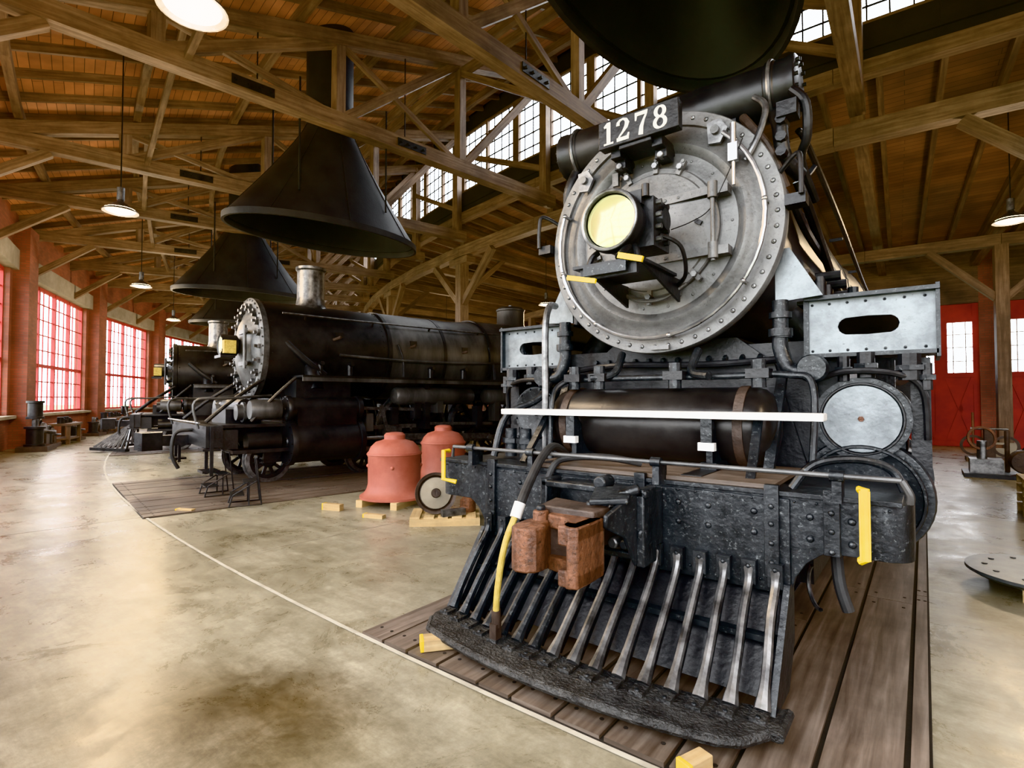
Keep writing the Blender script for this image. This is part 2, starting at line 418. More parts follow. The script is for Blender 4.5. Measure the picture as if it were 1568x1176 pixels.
TR=[-19,-14.5,-10,-5.3,-.95,4.4,8.75,14.4,18.6,23.4,28,32,36.2,40,44,48,52,56,60,64]
COLT=[-14.5,-5.3,4.4,14.4,23.4,32,40,48,56,64]
for a in TR:
    mb=MB('timber')
    zb=6.95
    mb.beam(pol(54.4,a,zb),pol(42.2,a,zb),.26,.3)
    zt=lambda R: zroof(R)-.55
    mb.beam(pol(54.4,a,zt(54.4)),pol(42.2,a,zt(42.2)),.24,.26)
    Rs=[51.4,48.4,45.4]
    for R in Rs: mb.beam(pol(R,a,zb),pol(R,a,zt(R)),.18,.2)
    mb.beam(pol(42.5,a,zb),pol(42.5,a,zt(42.5)),.22,.22)
    mb.beam(pol(53.9,a,zb+.1),pol(51.4,a,zt(51.4)),.12,.16)
    mb.beam(pol(51.3,a,zb+.1),pol(48.5,a,zt(48.4)-.1),.16,.18)
    mb.beam(pol(48.3,a,zb+.1),pol(45.5,a,zt(45.4)-.1),.16,.18)
    mb.beam(pol(45.3,a,zb+.1),pol(42.6,a,zt(42.4)-.2),.16,.18)
    mb.beam(pol(51.3,a,zt(51.4)-.1),pol(48.5,a,zb+.1),.08,.12)
    mb.beam(pol(48.3,a,zt(48.4)-.1),pol(45.5,a,zb+.1),.08,.12)
    for R in (50.0,46.8):
        o=(pol(R+.5,a,zb)-pol(R,a,zb)).normalized()
        mb.beam(pol(R-.35,a,zb),pol(R+.35,a,zb),.30,.16,'black_iron')
        for k in (-.28,-.1,.1,.28):
            t=Vector((-o.y,o.x,0)); c=pol(R+k,a,zb); mb.cyl(c-t*.19,c+t*.19,.025,n=6,mat='black_iron')
    for R in (49.9,46.9): mb.cyl(pol(R,a,zb),pol(R,a,zt(R)),.014,n=6,mat='black_iron')
    mb.beam(pol(42.3,a,6.62),pol(31.6,a,5.9),.22,.28,'timber_dark')
    if a in COLT: mb.beam(pol(40.6,a,6.4),pol(42.2,a,5.0),.14,.16,'timber_dark')
    mb.beam(pol(54.3,a,5.6),pol(52.7,a,6.8),.16,.18)
    mb.make('roof_truss',smooth=False)
mb=MB('timber'); gb=MB('timber')
for a in COLT:
    p=pol(42.3,a,0); o=(pol(43,a)-p).normalized(); t=Vector((-o.y,o.x,0))
    mb.obox(p+Z*3.1,[Z,t,o],(6.2,.32,.32))
    mb.obox(p+Z*6.1,[t,o,Z],(1.1,.34,.22))
    mb.obox(p+Z*.2,[Z,t,o],(.4,.5,.5),'lintel')
    for s in (-1,1):
        mb.beam(p+Z*4.7+t*s*.1,p+t*s*1.75+Z*6.2,.18,.2)
    p=pol(35.1,a,0)
    mb.obox(p+Z*2.8,[Z,t,o],(5.6,.28,.28),'timber_dark')
    mb.obox(p+Z*.2,[Z,t,o],(.4,.45,.45),'lintel')
    for s in (-1,1): mb.beam(p+Z*4.2+t*s*.1,p+t*s*1.5+Z*5.6,.16,.18,'timber_dark')
mb.make('timber_posts',smooth=False)
for i in range(len(COLT)-1):
    a,b2=COLT[i],COLT[i+1]
    for s in range(2):
        q0=a+(b2-a)*s/2; q1=a+(b2-a)*(s+1)/2
        gb.beam(pol(42.3,q0,6.42),pol(42.3,q1,6.42),.3,.34)
        gb.beam(pol(42.25,q0,7.6),pol(42.25,q1,7.6),.26,.26)
        gb.beam(pol(35.1,q0,5.72),pol(35.1,q1,5.72),.26,.3,'timber_dark')
        gb.beam(pol(45.4,q0,zroof(45.4)-.8),pol(45.4,q1,zroof(45.4)-.8),.14,.18)
for i in range(len(TR)-1):
    a,b2=TR[i],TR[i+1]
    gb.beam(pol(45.4,a,7.0),pol(45.4,b2,zroof(45.4)-.8),.12,.14)
    gb.beam(pol(51.0,a,zroof(51)-.7),pol(51.0,b2,7.0),.1,.12)
    gb.beam(pol(42.5,a,7.8),pol(43.2,(a+b2)/2,8.6),.12,.14)
gb.make('timber_girts',smooth=False)

# clerestory
mb=MB('black_siding')
a=A0; st=1.9; k0=0
wf=MB('red_frame')
while a<A1:
    b2=min(a+st,A1); p1=pol(42.2,a);p2=pol(42.2,b2)
    mb.beam(p1+Z*8.05,p2+Z*8.05,.12,.8)
    mb.beam(p1+Z*10.75,p2+Z*10.75,.14,.7)
    d=(p2-p1).normalized()
    wf.beam(p1+Z*8.4,p1+Z*10.45,.1,.26 if k0%2==0 else .1,'timber',up=tuple(d))
    for k in range(1,4):
        q=p1.lerp(p2,k/4); wf.beam(q+Z*8.45,q+Z*10.4,.03,.03,'black_iron',up=tuple(d))
    for z in (8.8,9.2,9.6,10.0): wf.beam(p1+Z*z,p2+Z*z,.03,.03,'black_iron')
    for z in (8.48,10.38): wf.beam(p1+Z*z,p2+Z*z,.08,.08,'timber')
    a+=st; k0+=1
mb.make('wall_clerestory',smooth=False); wf.make('window_clerestory',smooth=False)
for a in range(-20,72,8):
    li=bpy.data.lights.new('sky_portal','AREA'); li.shape='RECTANGLE'; li.size=5.9; li.size_y=2.0; li.cycles.is_portal=True
    lo=bpy.data.objects.new('sky_portal',li); bpy.context.scene.collection.objects.link(lo)
    p=pol(42.0,a+4,9.43); o=(pol(40,a+4)-pol(41,a+4)).normalized(); t=Vector((-o.y,o.x,0))
    Mx=Matrix((t,o.cross(t),o)).transposed().to_4x4(); Mx.translation=p; lo.matrix_world=Mx

# inner wall with red doors
dn=1
mb=MB('brick')
a=-22
while a<66:
    p1=pol(RI,a);p2=pol(RI,a+8); d=(p2-p1);L=d.length;d.normalize(); q=Vector((d.y,-d.x,0))
    def P(s,z,o=0): return p1+d*s+q*o+Vector((0,0,z))
    m0,m1=.3,L-.3
    mb.beam(P(-.05,3.4),P(m0,3.4),.4,6.8,mode='wall'); mb.beam(P(m1,3.4),P(L+.05,3.4),.4,6.8,mode='wall')
    mb.beam(P(m0,5.7),P(m1,5.7),.4,2.2,'timber_dark')
    D=MB('red_door'); w=m1-m0
    for z0,z1 in [(0,2.35),(4.05,4.6)]: D.beam(P(m0,(z0+z1)/2),P(m1,(z0+z1)/2),.08,z1-z0)
    for k in range(5):
        s=m0+w*k/4; D.beam(P(s,0),P(s,4.6),.14,.3 if k in(0,2,4) else .34,up=tuple(d))
    for k in range(4):
        s0=m0+w*k/4;s1=m0+w*(k+1)/4
        for oo in (.06,-.06):
            D.beam(P(s0+.15,.2,oo),P(s1-.15,2.2,oo),.04,.12); D.beam(P(s0+.15,2.2,oo),P(s1-.15,.2,oo),.04,.12)
        for t in (1,2):
            ss=s0+(s1-s0)*t/3; D.beam(P(ss,2.35),P(ss,4.05),.03,.03,'white_paint',up=tuple(d))
        for z in (2.75,3.2,3.62): D.beam(P(s0,z),P(s1,z),.03,.03,'white_paint')
    for z in (.1,2.3,4.1):
        for oo in (.06,-.06): D.beam(P(m0,z,oo),P(m1,z,oo),.05,.16)
    D.make('door_%d'%dn,smooth=False); dn+=1
    li=bpy.data.lights.new('sky_portal','AREA'); li.shape='RECTANGLE'; li.size=w; li.size_y=1.7; li.cycles.is_portal=True
    lo=bpy.data.objects.new('sky_portal',li); bpy.context.scene.collection.objects.link(lo)
    o=(pol(RI-1,a+4)-pol(RI,a+4)).normalized(); t=Vector((-o.y,o.x,0))
    Mx=Matrix((t,o.cross(t),o)).transposed().to_4x4(); Mx.translation=P(L/2,3.2)+o*.2; lo.matrix_world=Mx
    a+=8
mb.make('wall_inner',smooth=False)

# ---------------------------------------------------------------- lamps
def lamp(x,y,z,ztop,power=380):
    mb=MB('white_paint')
    mb.lathe([(.04,.22),(.06,.16),(.12,.12),(.27,.0),(.275,-.02),(.26,-.02),(.11,.10),(.05,.12)],(0,0,0),Z,28,'worn_steel')
    mb.cyl((0,0,.2),(0,0,.42),.06,mat='worn_steel'); mb.cyl((0,0,.4),(0,0,ztop-z),.012,n=6,mat='black_iron')
    mb.lathe([(.0,-.055),(.12,-.035),(.22,.0),(.235,.03),(.0,.06)],(0,0,0),Z,24,'lamp_glow')
    ob=mb.make('pendant_lamp',M=Matrix.Translation((x,y,z)))
    li=bpy.data.lights.new('lamp_light','POINT'); li.energy=power; li.color=(1,.75,.48); li.shadow_soft_size=.25
    lo=bpy.data.objects.new('lamp_light',li); bpy.context.scene.collection.objects.link(lo); lo.parent=ob; lo.location=(0,0,-.35)
for (x,y) in [(-4.9,1.83),(-11.3,3.1),(-18.4,5.6),(-25.3,8.9),(-31.5,13.6)]:
    lamp(x,y,4.9,8.0)
lamp(-10.6,15.6,4.9,7.2,300); lamp(1.1,22.8,4.9,6.4,300); lamp(1.35,13.6,4.9,7.4,300); lamp(-19,19,4.9,7,300)
lamp(4.0,2.3,5.2,8.0)

# ---------------------------------------------------------------- smoke hoods
def hood(ang,R,z0=4.9,la=1.98,lb=1.0):
    mb=MB('hood_black')
    n=48
    K=10; rr=.47
    lv=[(z0-.02,la+.04,lb+.04),(z0+.1,la+.04,lb+.04),(z0+.1,la,lb)]
    for k in range(1,K+1):
        t=k/K; f=(1-t)**1.15
        lv.append((z0+.1+t*2.15,rr+(la-rr)*f,rr+(lb-rr)*f))
    lv.append((z0+2.55,rr,rr)); lv.append((z0+2.55,rr+.03,rr+.03)); lv.append((z0+2.65,rr+.03,rr+.03)); lv.append((z0+2.65,rr,rr)); lv.append((12.3,rr,rr))
    mi=mb._m(None)
    inner=[(z,max(a-.05,.1),max(c-.05,.1)) for z,a,c in lv][::-1]
    allr=lv+inner
    for z,a,c in allr:
        for i in range(n):
            t=2*math.pi*i/n; mb.v.append(Vector((c*math.cos(t),a*math.sin(t),z)))
    M2=len(allr)
    for k in range(M2):
        k2=(k+1)%M2
        for i in range(n): mb.face([k*n+i,k*n+(i+1)%n,k2*n+(i+1)%n,k2*n+i],mi)
    for i in range(0,n,6):
        pts=[Vector(((c+.004)*math.cos(2*math.pi*i/n),(a+.004)*math.sin(2*math.pi*i/n),z)) for z,a,c in lv[2:13]]
        mb.tube(pts,.009,5,smooth=False)
    for s in (-1,1):
        for y in (-1.,1.): mb.cyl((s*.75*lb,y*.9,5.45),(s*.75*lb,y*.9,7.6),.02,n=6)
    p=pol(R,ang,0); mb.make('smoke_hood',M=Matrix.Translation(p)@Matrix.Rotation(rad(-ang),4,'Z'))
hood(-.05,49.75,la=1.8,lb=.88); hood(9.75,48.2); hood(19.3,48.3); hood(28.6,48.3); hood(37.5,48.3)

# ---------------------------------------------------------------- locomotive parts
def wheel(mb,x,y,z,r,sgn,spokes=14,mat='black_iron',tread='worn_steel',cw=True):
    o=(x,y,z); d=(sgn,0,0)
    mb.lathe([(r+.025,-.07),(r+.025,-.045),(r,-.04),(r-.003,.06),(r-.07,.065),(r-.07,-.07)],o,d,40,tread,True)
    mb.lathe([(r-.07,-.05),(r-.07,.05),(r-.13,.05),(r-.13,-.05)],o,d,40,mat,True)
    mb.lathe([(.0,-.08),(.13,-.08),(.13,.09),(.09,.12),(0,.12)],o,d,20,mat)
    for i in range(spokes):
        t=2*math.pi*i/spokes; v=Vector((0,math.cos(t),math.sin(t)))
        mb.beam(Vector(o)+v*.1,Vector(o)+v*(r-.1),.05,.055,mat)
    if cw:
        pts=[((r-.1)*math.cos(t),(r-.1)*math.sin(t)) for t in [rad(q) for q in range(55,126,10)]]
        mb.prism(pts,Vector(o)-Vector(d)*.03,(Y,Z,Vector(d)),.09,mat)
def gear(mb,cylx=1.27,zc=.93,rc=.36,zv=1.42,rv=.25,yc=4.05,L=1.25,drivers=(7.0,8.85,10.7),rd=.86,cm='slate'):
    for s in (-1,1):
        mb.bb(s*.5-.06,s*.5+.06,3.1,14,.75,1.1,'black_iron')
        mb.bb(s*.5-.05,s*.5+.05,3.6,14,.5,.6,'black_iron')
        f=(s*cylx,yc,zc)
        mb.lathe([(0,-.02),(.08,-.02),(.1,-.0),(rc-.08,.0),(rc-.05,-.015),(rc,-.01),(rc+.01,.03),(rc+.01,.08),(rc-.03,.09),(rc-.03,L-.09),(rc+.01,L-.08),(rc+.01,L),(0,L)],f,Y,40,cm)
        for k in range(14):
            t=2*math.pi*k/14; mb.cyl((f[0]+(rc-.035)*math.cos(t),yc-.035,f[2]+(rc-.035)*math.sin(t)),(f[0]+(rc-.035)*math.cos(t),yc,f[2]+(rc-.035)*math.sin(t)),.014,n=6,mat=cm)
        fv=(s*(cylx+.0),yc-.02,zv)
        mb.lathe([(0,-.03),(.03,-.03),(.035,-.005),(rv-.07,-.0),(rv-.05,-.012),(rv-.015,-.01),(rv,.02),(rv,.07),(rv-.03,.08),(rv-.03,L-.05),(rv,L-.04),(rv,L+.04),(0,L+.04)],fv,Y,40,cm)
        for k in range(12):
            t=2*math.pi*(k+.5)/12; mb.cyl((fv[0]+(rv-.03)*math.cos(t),yc-.05,fv[2]+(rv-.03)*math.sin(t)),(fv[0]+(rv-.03)*math.cos(t),yc,fv[2]+(rv-.03)*math.sin(t)),.010,n=6,mat=cm)
        mb.bb(s*(cylx-.28),s*(cylx+.22),yc+.12,yc+L-.12,zc,zv,cm)
        mb.bb(s*.3,s*(cylx-.1),yc+.2,yc+L-.1,.7,1.9,'black_iron')
        mb.tube([(s*.78,yc+.6,2.2),(s*.95,yc+.6,2.0),(s*1.1,yc+.6,1.7)],.15,14,'black_iron')
        y1=yc+L
        mb.bb(s*1.2-.04,s*1.2+.04,y1,y1+1.35,zc+.17,zc+.25,'worn_steel'); mb.bb(s*1.2-.04,s*1.2+.04,y1,y1+1.35,zc-.25,zc-.17,'worn_steel')
        mb.bb(s*1.2-.05,s*1.2+.05,y1+.6,y1+1.,zc-.2,zc+.2,'worn_steel')
        mb.cyl((s*1.2,y1,zc),(s*1.2,y1+.7,zc),.04,mat='steel')
        mb.beam((s*1.2,y1+.8,zc),(s*1.2,drivers[1],rd-.2),.05,.13,'worn_steel')
        mb.beam((s*1.08,drivers[0],rd-.25),(s*1.08,drivers[-1],rd-.25),.05,.12,'worn_steel')
        for y in drivers:
            wheel(mb,s*.76,y,rd+.02,rd,s)
            mb.cyl((s*.8,y,rd-.25),(s*1.25,y,rd-.25),.08,mat='worn_steel',n=14)
        mb.beam((s*1.28,y1,zv),(s*1.28,y1+1.5,zv-.05),.04,.06,'worn_steel')
        mb.beam((s*1.28,y1+.5,zv+.05),(s*1.28,y1+.75,zc-.25),.04,.07,'worn_steel')
        mb.box((s*1.28,y1+1.55,zv-.05),(.06,.18,.6),'black_iron',rx=.15)
        mb.beam((s*1.3,y1+1.55,zv-.35),(s*1.3,drivers[1],rd+.1),.04,.06,'worn_steel')
        mb.bb(s*1.05,s*1.35,y1+1.5,y1+1.62,.9,1.95,'black_iron')
        for y in (yc-.15,yc+1.75):
            wheel(mb,s*.76,y,.42,.40,s,10,cw=False)
        mb.bb(s*.95,s*1.03,yc-.3,yc+1.9,.4,.62,'black_iron')
    for y in drivers: mb.cyl((-.75,y,rd),(.75,y,rd),.1,mat='black_iron')
    for y in (4.3,6.0,8,10,12): mb.bb(-.55,.55,y,y+.15,.6,1.2,'black_iron')
def boiler(mb,zc,r,y0=3.82,ysb=6.0,yend=11.5,bands=(6.0,7.6,9.3,11.0),r2=None,m1='boiler_black',m2='jacket_grey'):
    r2=r2 or r+.05
    mb.lathe([(r,0),(r,ysb-y0)],(0,y0,zc),Y,64,m1)
    mb.lathe([(r2,0),(r2,2.),(r2+.08,3.2),(r2+.1,yend-ysb),(r2+.1,yend-ysb+2)],(0,ysb,zc),Y,64,m2)
    for b_ in bands:
        rr=r2+(.0 if b_<8 else .085); mb.lathe([(rr+.01,0),(rr+.012,.08),(rr-.02,.08),(rr-.02,0)],(0,b_,zc),Y,64,'black_iron',True)
    mb.bb(-1.0,1.0,yend,yend+2.0,1.1,zc,'jacket_grey')
    mb.bb(-1.5,1.5,yend+2,yend+2.08,1.3,3.6,'black_iron'); mb.bb(-1.5,-1.44,yend+2,yend+4,1.3,3.6,'black_iron'); mb.bb(1.44,1.5,yend+2,yend+4,1.3,2.4,'black_iron'); mb.bb(1.44,1.5,yend+2,yend+4,3.2,3.6,'black_iron')
    mb.bb(1.44,1.5,yend+2,yend+2.3,1.3,3.6,'black_iron')
    mb.prism([(1.6*math.sin(t),3.05+.85*math.cos(t)) for t in [rad(q) for q in range(-75,76,10)]],(0,yend+1.9,0),(X,Z,Y),2.3,'black_iron')
    mb.bb(-1.45,1.45,yend+4.6,yend+9.5,1.1,3.2,'boiler_black')
    for y in (yend+5.3,yend+6.6,yend+7.9,yend+9): 
        for s in (-1,1): wheel(mb,s*.76,y,.42,.4,s,8,cw=False)
def rivets(mb,cx,y,cz,R,n,r=.016,mat=None,a0=0,a1=360):
    for i in range(n):
        t=rad(a0+(a1-a0)*i/n); mb.dome((cx+R*math.cos(t),y,cz+R*math.sin(t)),-Y,r,r*.8,8,2,mat)

# ================= hero locomotive
M1=Matrix.Translation((CX,0,0))
L1=empty('steam_locomotive',M1)
ZC=2.785
mb=MB('boiler_black'); boiler(mb,ZC,.865,3.82,6.0,12.0,r2=.89)
for y in (3.95,5.9):
    for i in range(60):
        t=2*math.pi*i/60; v=Vector((math.cos(t),0,math.sin(t))); mb.dome(Vector((0,y,ZC))+v*.863,v,.014,.01,6,2)
mb.lathe([(.36,0),(.3,.12),(.27,.2),(.27,.55),(.31,.6),(.31,.66),(.25,.66),(.24,.3)],(0,4.95,ZC+.83),Z,32,'black_iron')
mb.lathe([(.5,0),(.4,.12),(.38,.35),(.3,.45),(0,.5)],(0,8.2,ZC+.9),Z,32,'black_iron')
mb.make('boiler',L1)
mb=MB('silver_paint')
mb.lathe([(.86,.10),(.9,.08),(.9,.0),(.893,-.01),(.80,-.01),(.795,.015),(.73,.01),(.69,-.02),(.66,-.03),(.63,-.02),(.60,.012),(.52,.008),(.50,-.0),(.495,-.0)],(0,3.79,ZC),Y,96)
mb.lathe([(.5,.005),(.487,.005),(.485,-.03),(.475,-.04),(.44,-.045),(.43,-.055),(.3,-.075),(.15,-.09),(0,-.095)],(0,3.79,ZC),Y,80)
rivets(mb,0,3.78,ZC,.848,52,.0175,'worn_steel')
rivets(mb,0,3.80,ZC,.56,18,.011)
for dg in (62,85,112,135,160,195,220,243,268,292,312):
    t=rad(dg); c=Vector((.485*math.cos(t),3.735,ZC+.485*math.sin(t))); v=Vector((math.cos(t),0,math.sin(t)))
    mb.beam(c-v*.05,c+v*.055,.035,.04,up=(0,1,0)); mb.cyl(c-Y*.05,c+Y*.03,.022,n=6,mat='worn_steel'); mb.cyl(c+v*.045,c+v*.045-Y*.03,.013,n=8)
mb.cyl((.46,3.69,ZC-.29),(.46,3.69,ZC+.25),.015)
for z in (ZC+.2,ZC-.22):
    mb.beam((.05,3.71,z),(.46,3.685,z),.022,.055,up=(0,0,1))
    mb.cyl((.46,3.69,z-.055),(.46,3.69,z+.055),.034); mb.bb(.44,.56,3.69,3.79,z-.03,z+.03)
    for x in (.12,.22,.32,.4): mb.dome((x,3.695,z),-Y,.015,.015,8,2)
mb.box((.27,3.715,ZC-.02),(.34,.012,.36))
for s,x,z in ((1,.47,ZC+.63),(-1,-.575,ZC+.54)):
    mb.prism([(-.05,-.08),(.03,-.09),(.08,0),(.03,.08),(-.06,.07)],(x,3.74,z),(X,Z,Y),.03,'worn_steel'); mb.cyl((x,3.71,z),(x,3.76,z),.03,n=12)
mb.box((.36,3.70,ZC),(.05,.03,.03),'black_iron',ry=.6)
mb.box((.05,3.755,ZC-.86),(.14,.03,.03)); mb.box((-.3,3.755,ZC+.48),(.05,.03,.1))
mb.tube([(-.28,3.70,ZC-.4),(-.1,3.69,ZC-.50),(.1,3.69,ZC-.51),(.27,3.70,ZC-.42)],.014,8,'silver_paint')
mb.make('smokebox_front',L1)
mb=MB('steel')
pts=[(.79*math.cos(rad(q)),3.705,ZC+.79*math.sin(rad(q))) for q in range(48,-206,-8)]
mb.tube(pts,.016,8,smooth=False)
for q in (40,5,-35,-80,-125,-165,-200):
    t=rad(q); c=Vector((.79*math.cos(t),3.705,ZC+.79*math.sin(t))); mb.cyl(c,c+Y*.09,.012,n=8); mb.dome(c,-Y,.022,.022,10,3)
mb.tube([(.2,3.6,ZC-.05),(.33,3.66,ZC+.0),(.45,3.69,ZC+.08),(.57,3.69,ZC+.3),(.66,3.69,ZC+.5)],.004,5,'black_iron')
mb.box((.6,3.69,ZC+.42),(.06,.05,.12),'steel'); mb.cyl((.6,3.69,ZC+.46),(.6,3.69,ZC+.62),.02,mat='steel'); mb.cyl((.6,3.69,ZC+.2),(.6,3.69,ZC+.36),.012,mat='steel')
mb.make('front_handrail',L1)
mb=MB('black_iron')
hz=2.70
mb.lathe([(.0,.02),(.17,.02),(.175,0.03),(.175,-.005),(.2,-.012),(.205,.02),(.205,.06),(.19,.07),(.185,.22),(.14,.3),(.0,.31)],(0,3.06,hz),Y,48)
mb.lathe([(.0,.0),(.08,.004),(.168,.02)],(0,3.055,hz),Y,40,'lens_glass')
mb.torus((0,3.05,hz),Y,.19,.012,48,8,'worn_steel')
mb.bb(-.02,.24,3.2,3.46,hz-.17,hz+.15); mb.bb(.03,.18,3.15,3.4,hz+.1,hz+.19)
for z in (-.12,-.04,.04,.12): mb.cyl((.24,3.25,hz+z),(.275,3.25,hz+z),.018,n=8,mat='worn_steel'); mb.cyl((.24,3.38,hz+z),(.27,3.38,hz+z),.02,n=8)
mb.cyl((.24,3.32,hz+.02),(.28,3.32,hz+.02),.07,n=20)
mb.cyl((.2,3.17,hz+.14),(.2,3.17,hz+.22),.025)
mb.cyl((.1,3.4,hz),(.1,3.78,hz),.05)
mb.bb(-.24,.24,3.0,3.6,2.40,2.42)
mb.bb(-.2,.2,3.03,3.06,2.33,2.40)
for s in (-1,1):
    mb.prism([(0,0),(.62,0),(.62,-.16)],(s*.2,3.1,2.40),(Y,Z,X),.018)
mb.box((.0,2.99,2.37),(.3,.02,.06),'slate')
mb.beam((-.27,2.985,2.35),(-.06,2.985,2.30),.02,.03,'yellow_paint'); mb.beam((.10,2.985,2.44),(.26,2.985,2.39),.02,.035,'yellow_paint')
for s in (-1,1): mb.tube([(s*.18,3.1,2.42),(s*.16,3.12,2.49),(s*.13,3.15,2.53)],.02,8)
mb.tube([(.24,3.3,2.62),(.34,3.4,2.55),(.32,3.55,2.4),(.2,3.7,2.35)],.014,8)
mb.cyl((.1,3.0,2.43),(.1,3.12,2.52),.03)
mb.make('headlight',L1)
mb=MB('black_iron')
mb.box((0,3.53,3.50),(.60,.08,.20)); mb.box((0,3.49,3.50),(.61,.02,.205),'black_iron')
for x in (-.2,.12):
    mb.bb(x-.04,x+.04,3.55,3.8,3.34,3.42); mb.bb(x-.045,x+.045,3.62,3.76,3.28,3.36); mb.cyl((x,3.6,3.30),(x,3.66,3.30),.025,n=10,mat='worn_steel')
mb.bb(-.15,.1,3.5,3.75,3.37,3.40)
mb.make('number_board',L1,bevel=.006)
mb=MB('white_paint')
H=.165
def dig(x0,fn):
    o=Vector((x0,3.480,3.50-H/2)); ax=(X*H,Z*H,-Y); fn(o,ax)
def d1(o,ax):
    mb.prism([(.22,0),(.40,0),(.40,1),(.22,1)],o,ax,.006); mb.prism([(.08,0),(.54,0),(.54,.08),(.08,.08)],o,ax,.0055); mb.prism([(.08,.86),(.24,1),(.24,.8),(.10,.78)],o,ax,.0055)
def d2(o,ax):
    P=[(.12,.70),(.13,.83),(.22,.92),(.36,.95),(.50,.88),(.56,.74),(.50,.56),(.36,.38),(.20,.22),(.10,.08)]
    mb.stroke(P,[.17,.14,.09,.08,.14,.2,.17,.10,.07,.07],o,ax,.006); mb.prism([(.06,0),(.62,0),(.66,.28),(.60,.28),(.54,.16),(.06,.16)],o,ax,.0055)
def d7(o,ax):
    mb.prism([(.06,.84),(.62,.84),(.64,1),(.06,1)],o,ax,.006); mb.prism([(.06,.66),(.12,.66),(.16,.86),(.06,.86)],o,ax,.0055)
    mb.stroke([(.59,.88),(.46,.62),(.36,.35),(.32,.0)],[.08,.1,.17,.21],o,ax,.005)
def d8(o,ax):
    for cy_,rx,ry,th in ((.73,.19,.21,.006),(.27,.23,.23,.0055)):
        P=[];W=[]
        for k in range(20):
            t=2*math.pi*k/20; P.append((.34+rx*math.cos(t),cy_+ry*math.sin(t))); W.append(.07+.09*abs(math.cos(t)))
        mb.stroke(P,W,o,ax,th,closed=True)
dig(-.27,d1); dig(-.162,d2); dig(-.02,d7); dig(.12,d8)
mb.make('number_digits',L1,smooth=False)
mb=MB('boiler_black')
dx=.94
mb.lathe([(0,0),(.19,0),(.205,.01),(.205,.05),(.2,.06),(.2,.13),(.21,.14),(.21,.19),(.2,.2),(.195,.6),(.2,.62),(.2,.66),(.195,.68),(.195,1.2),(.2,1.22),(.2,1.26),(.195,1.28),(.195,1.68),(.21,1.69),(.21,1.74),(.2,1.75),(.2,1.82),(.205,1.83),(.205,1.87),(.19,1.88),(0,1.88)],(-dx,4.07,3.72),X,40)
for xx,s in ((-dx,-1),(dx,1)):
    for k in range(14):
        t=2*math.pi*k/14; mb.cyl((xx,4.07+.165*math.cos(t),3.72+.165*math.sin(t)),(xx+s*.02,4.07+.165*math.cos(t),3.72+.165*math.sin(t)),.013,n=6)
    mb.torus((xx-s*.16,4.07,3.72),X,.21,.014,40,6,'worn_steel')
for x in (-.5,.5): mb.bb(x-.05,x+.05,3.95,4.2,3.45,3.6)
mb.tube([(.8,4.0,3.54),(.84,3.92,3.4),(.86,3.95,3.2),(.93,4.1,3.1)],.05,12,'black_iron')
mb.tube([(.6,3.95,3.55),(.68,3.88,3.42),(.78,3.9,3.25),(.86,4.0,3.0)],.03,10,'dark_rust')
mb.tube([(.7,3.85,3.62),(.78,3.8,3.5),(.74,3.76,3.3),(.66,3.74,3.15)],.022,10,'worn_steel')
mb.tube([(.92,3.9,3.62),(1.0,3.9,3.5),(1.0,3.95,3.3),(.94,4.1,3.2),(.98,4.4,3.0)],.03,10,'black_iron')
mb.tube([(-.8,4.0,3.54),(-.86,3.96,3.35),(-.9,4.05,3.1)],.05,12,'black_iron')
for z in (3.3,3.2,3.42): mb.cyl((.86,3.84,z),(.86,3.98,z),.035,n=8,mat='black_iron')
mb.bb(.84,.96,3.82,3.95,3.42,3.52,'black_iron')
mb.make('feedwater_heater',L1)
mb=MB('slate')
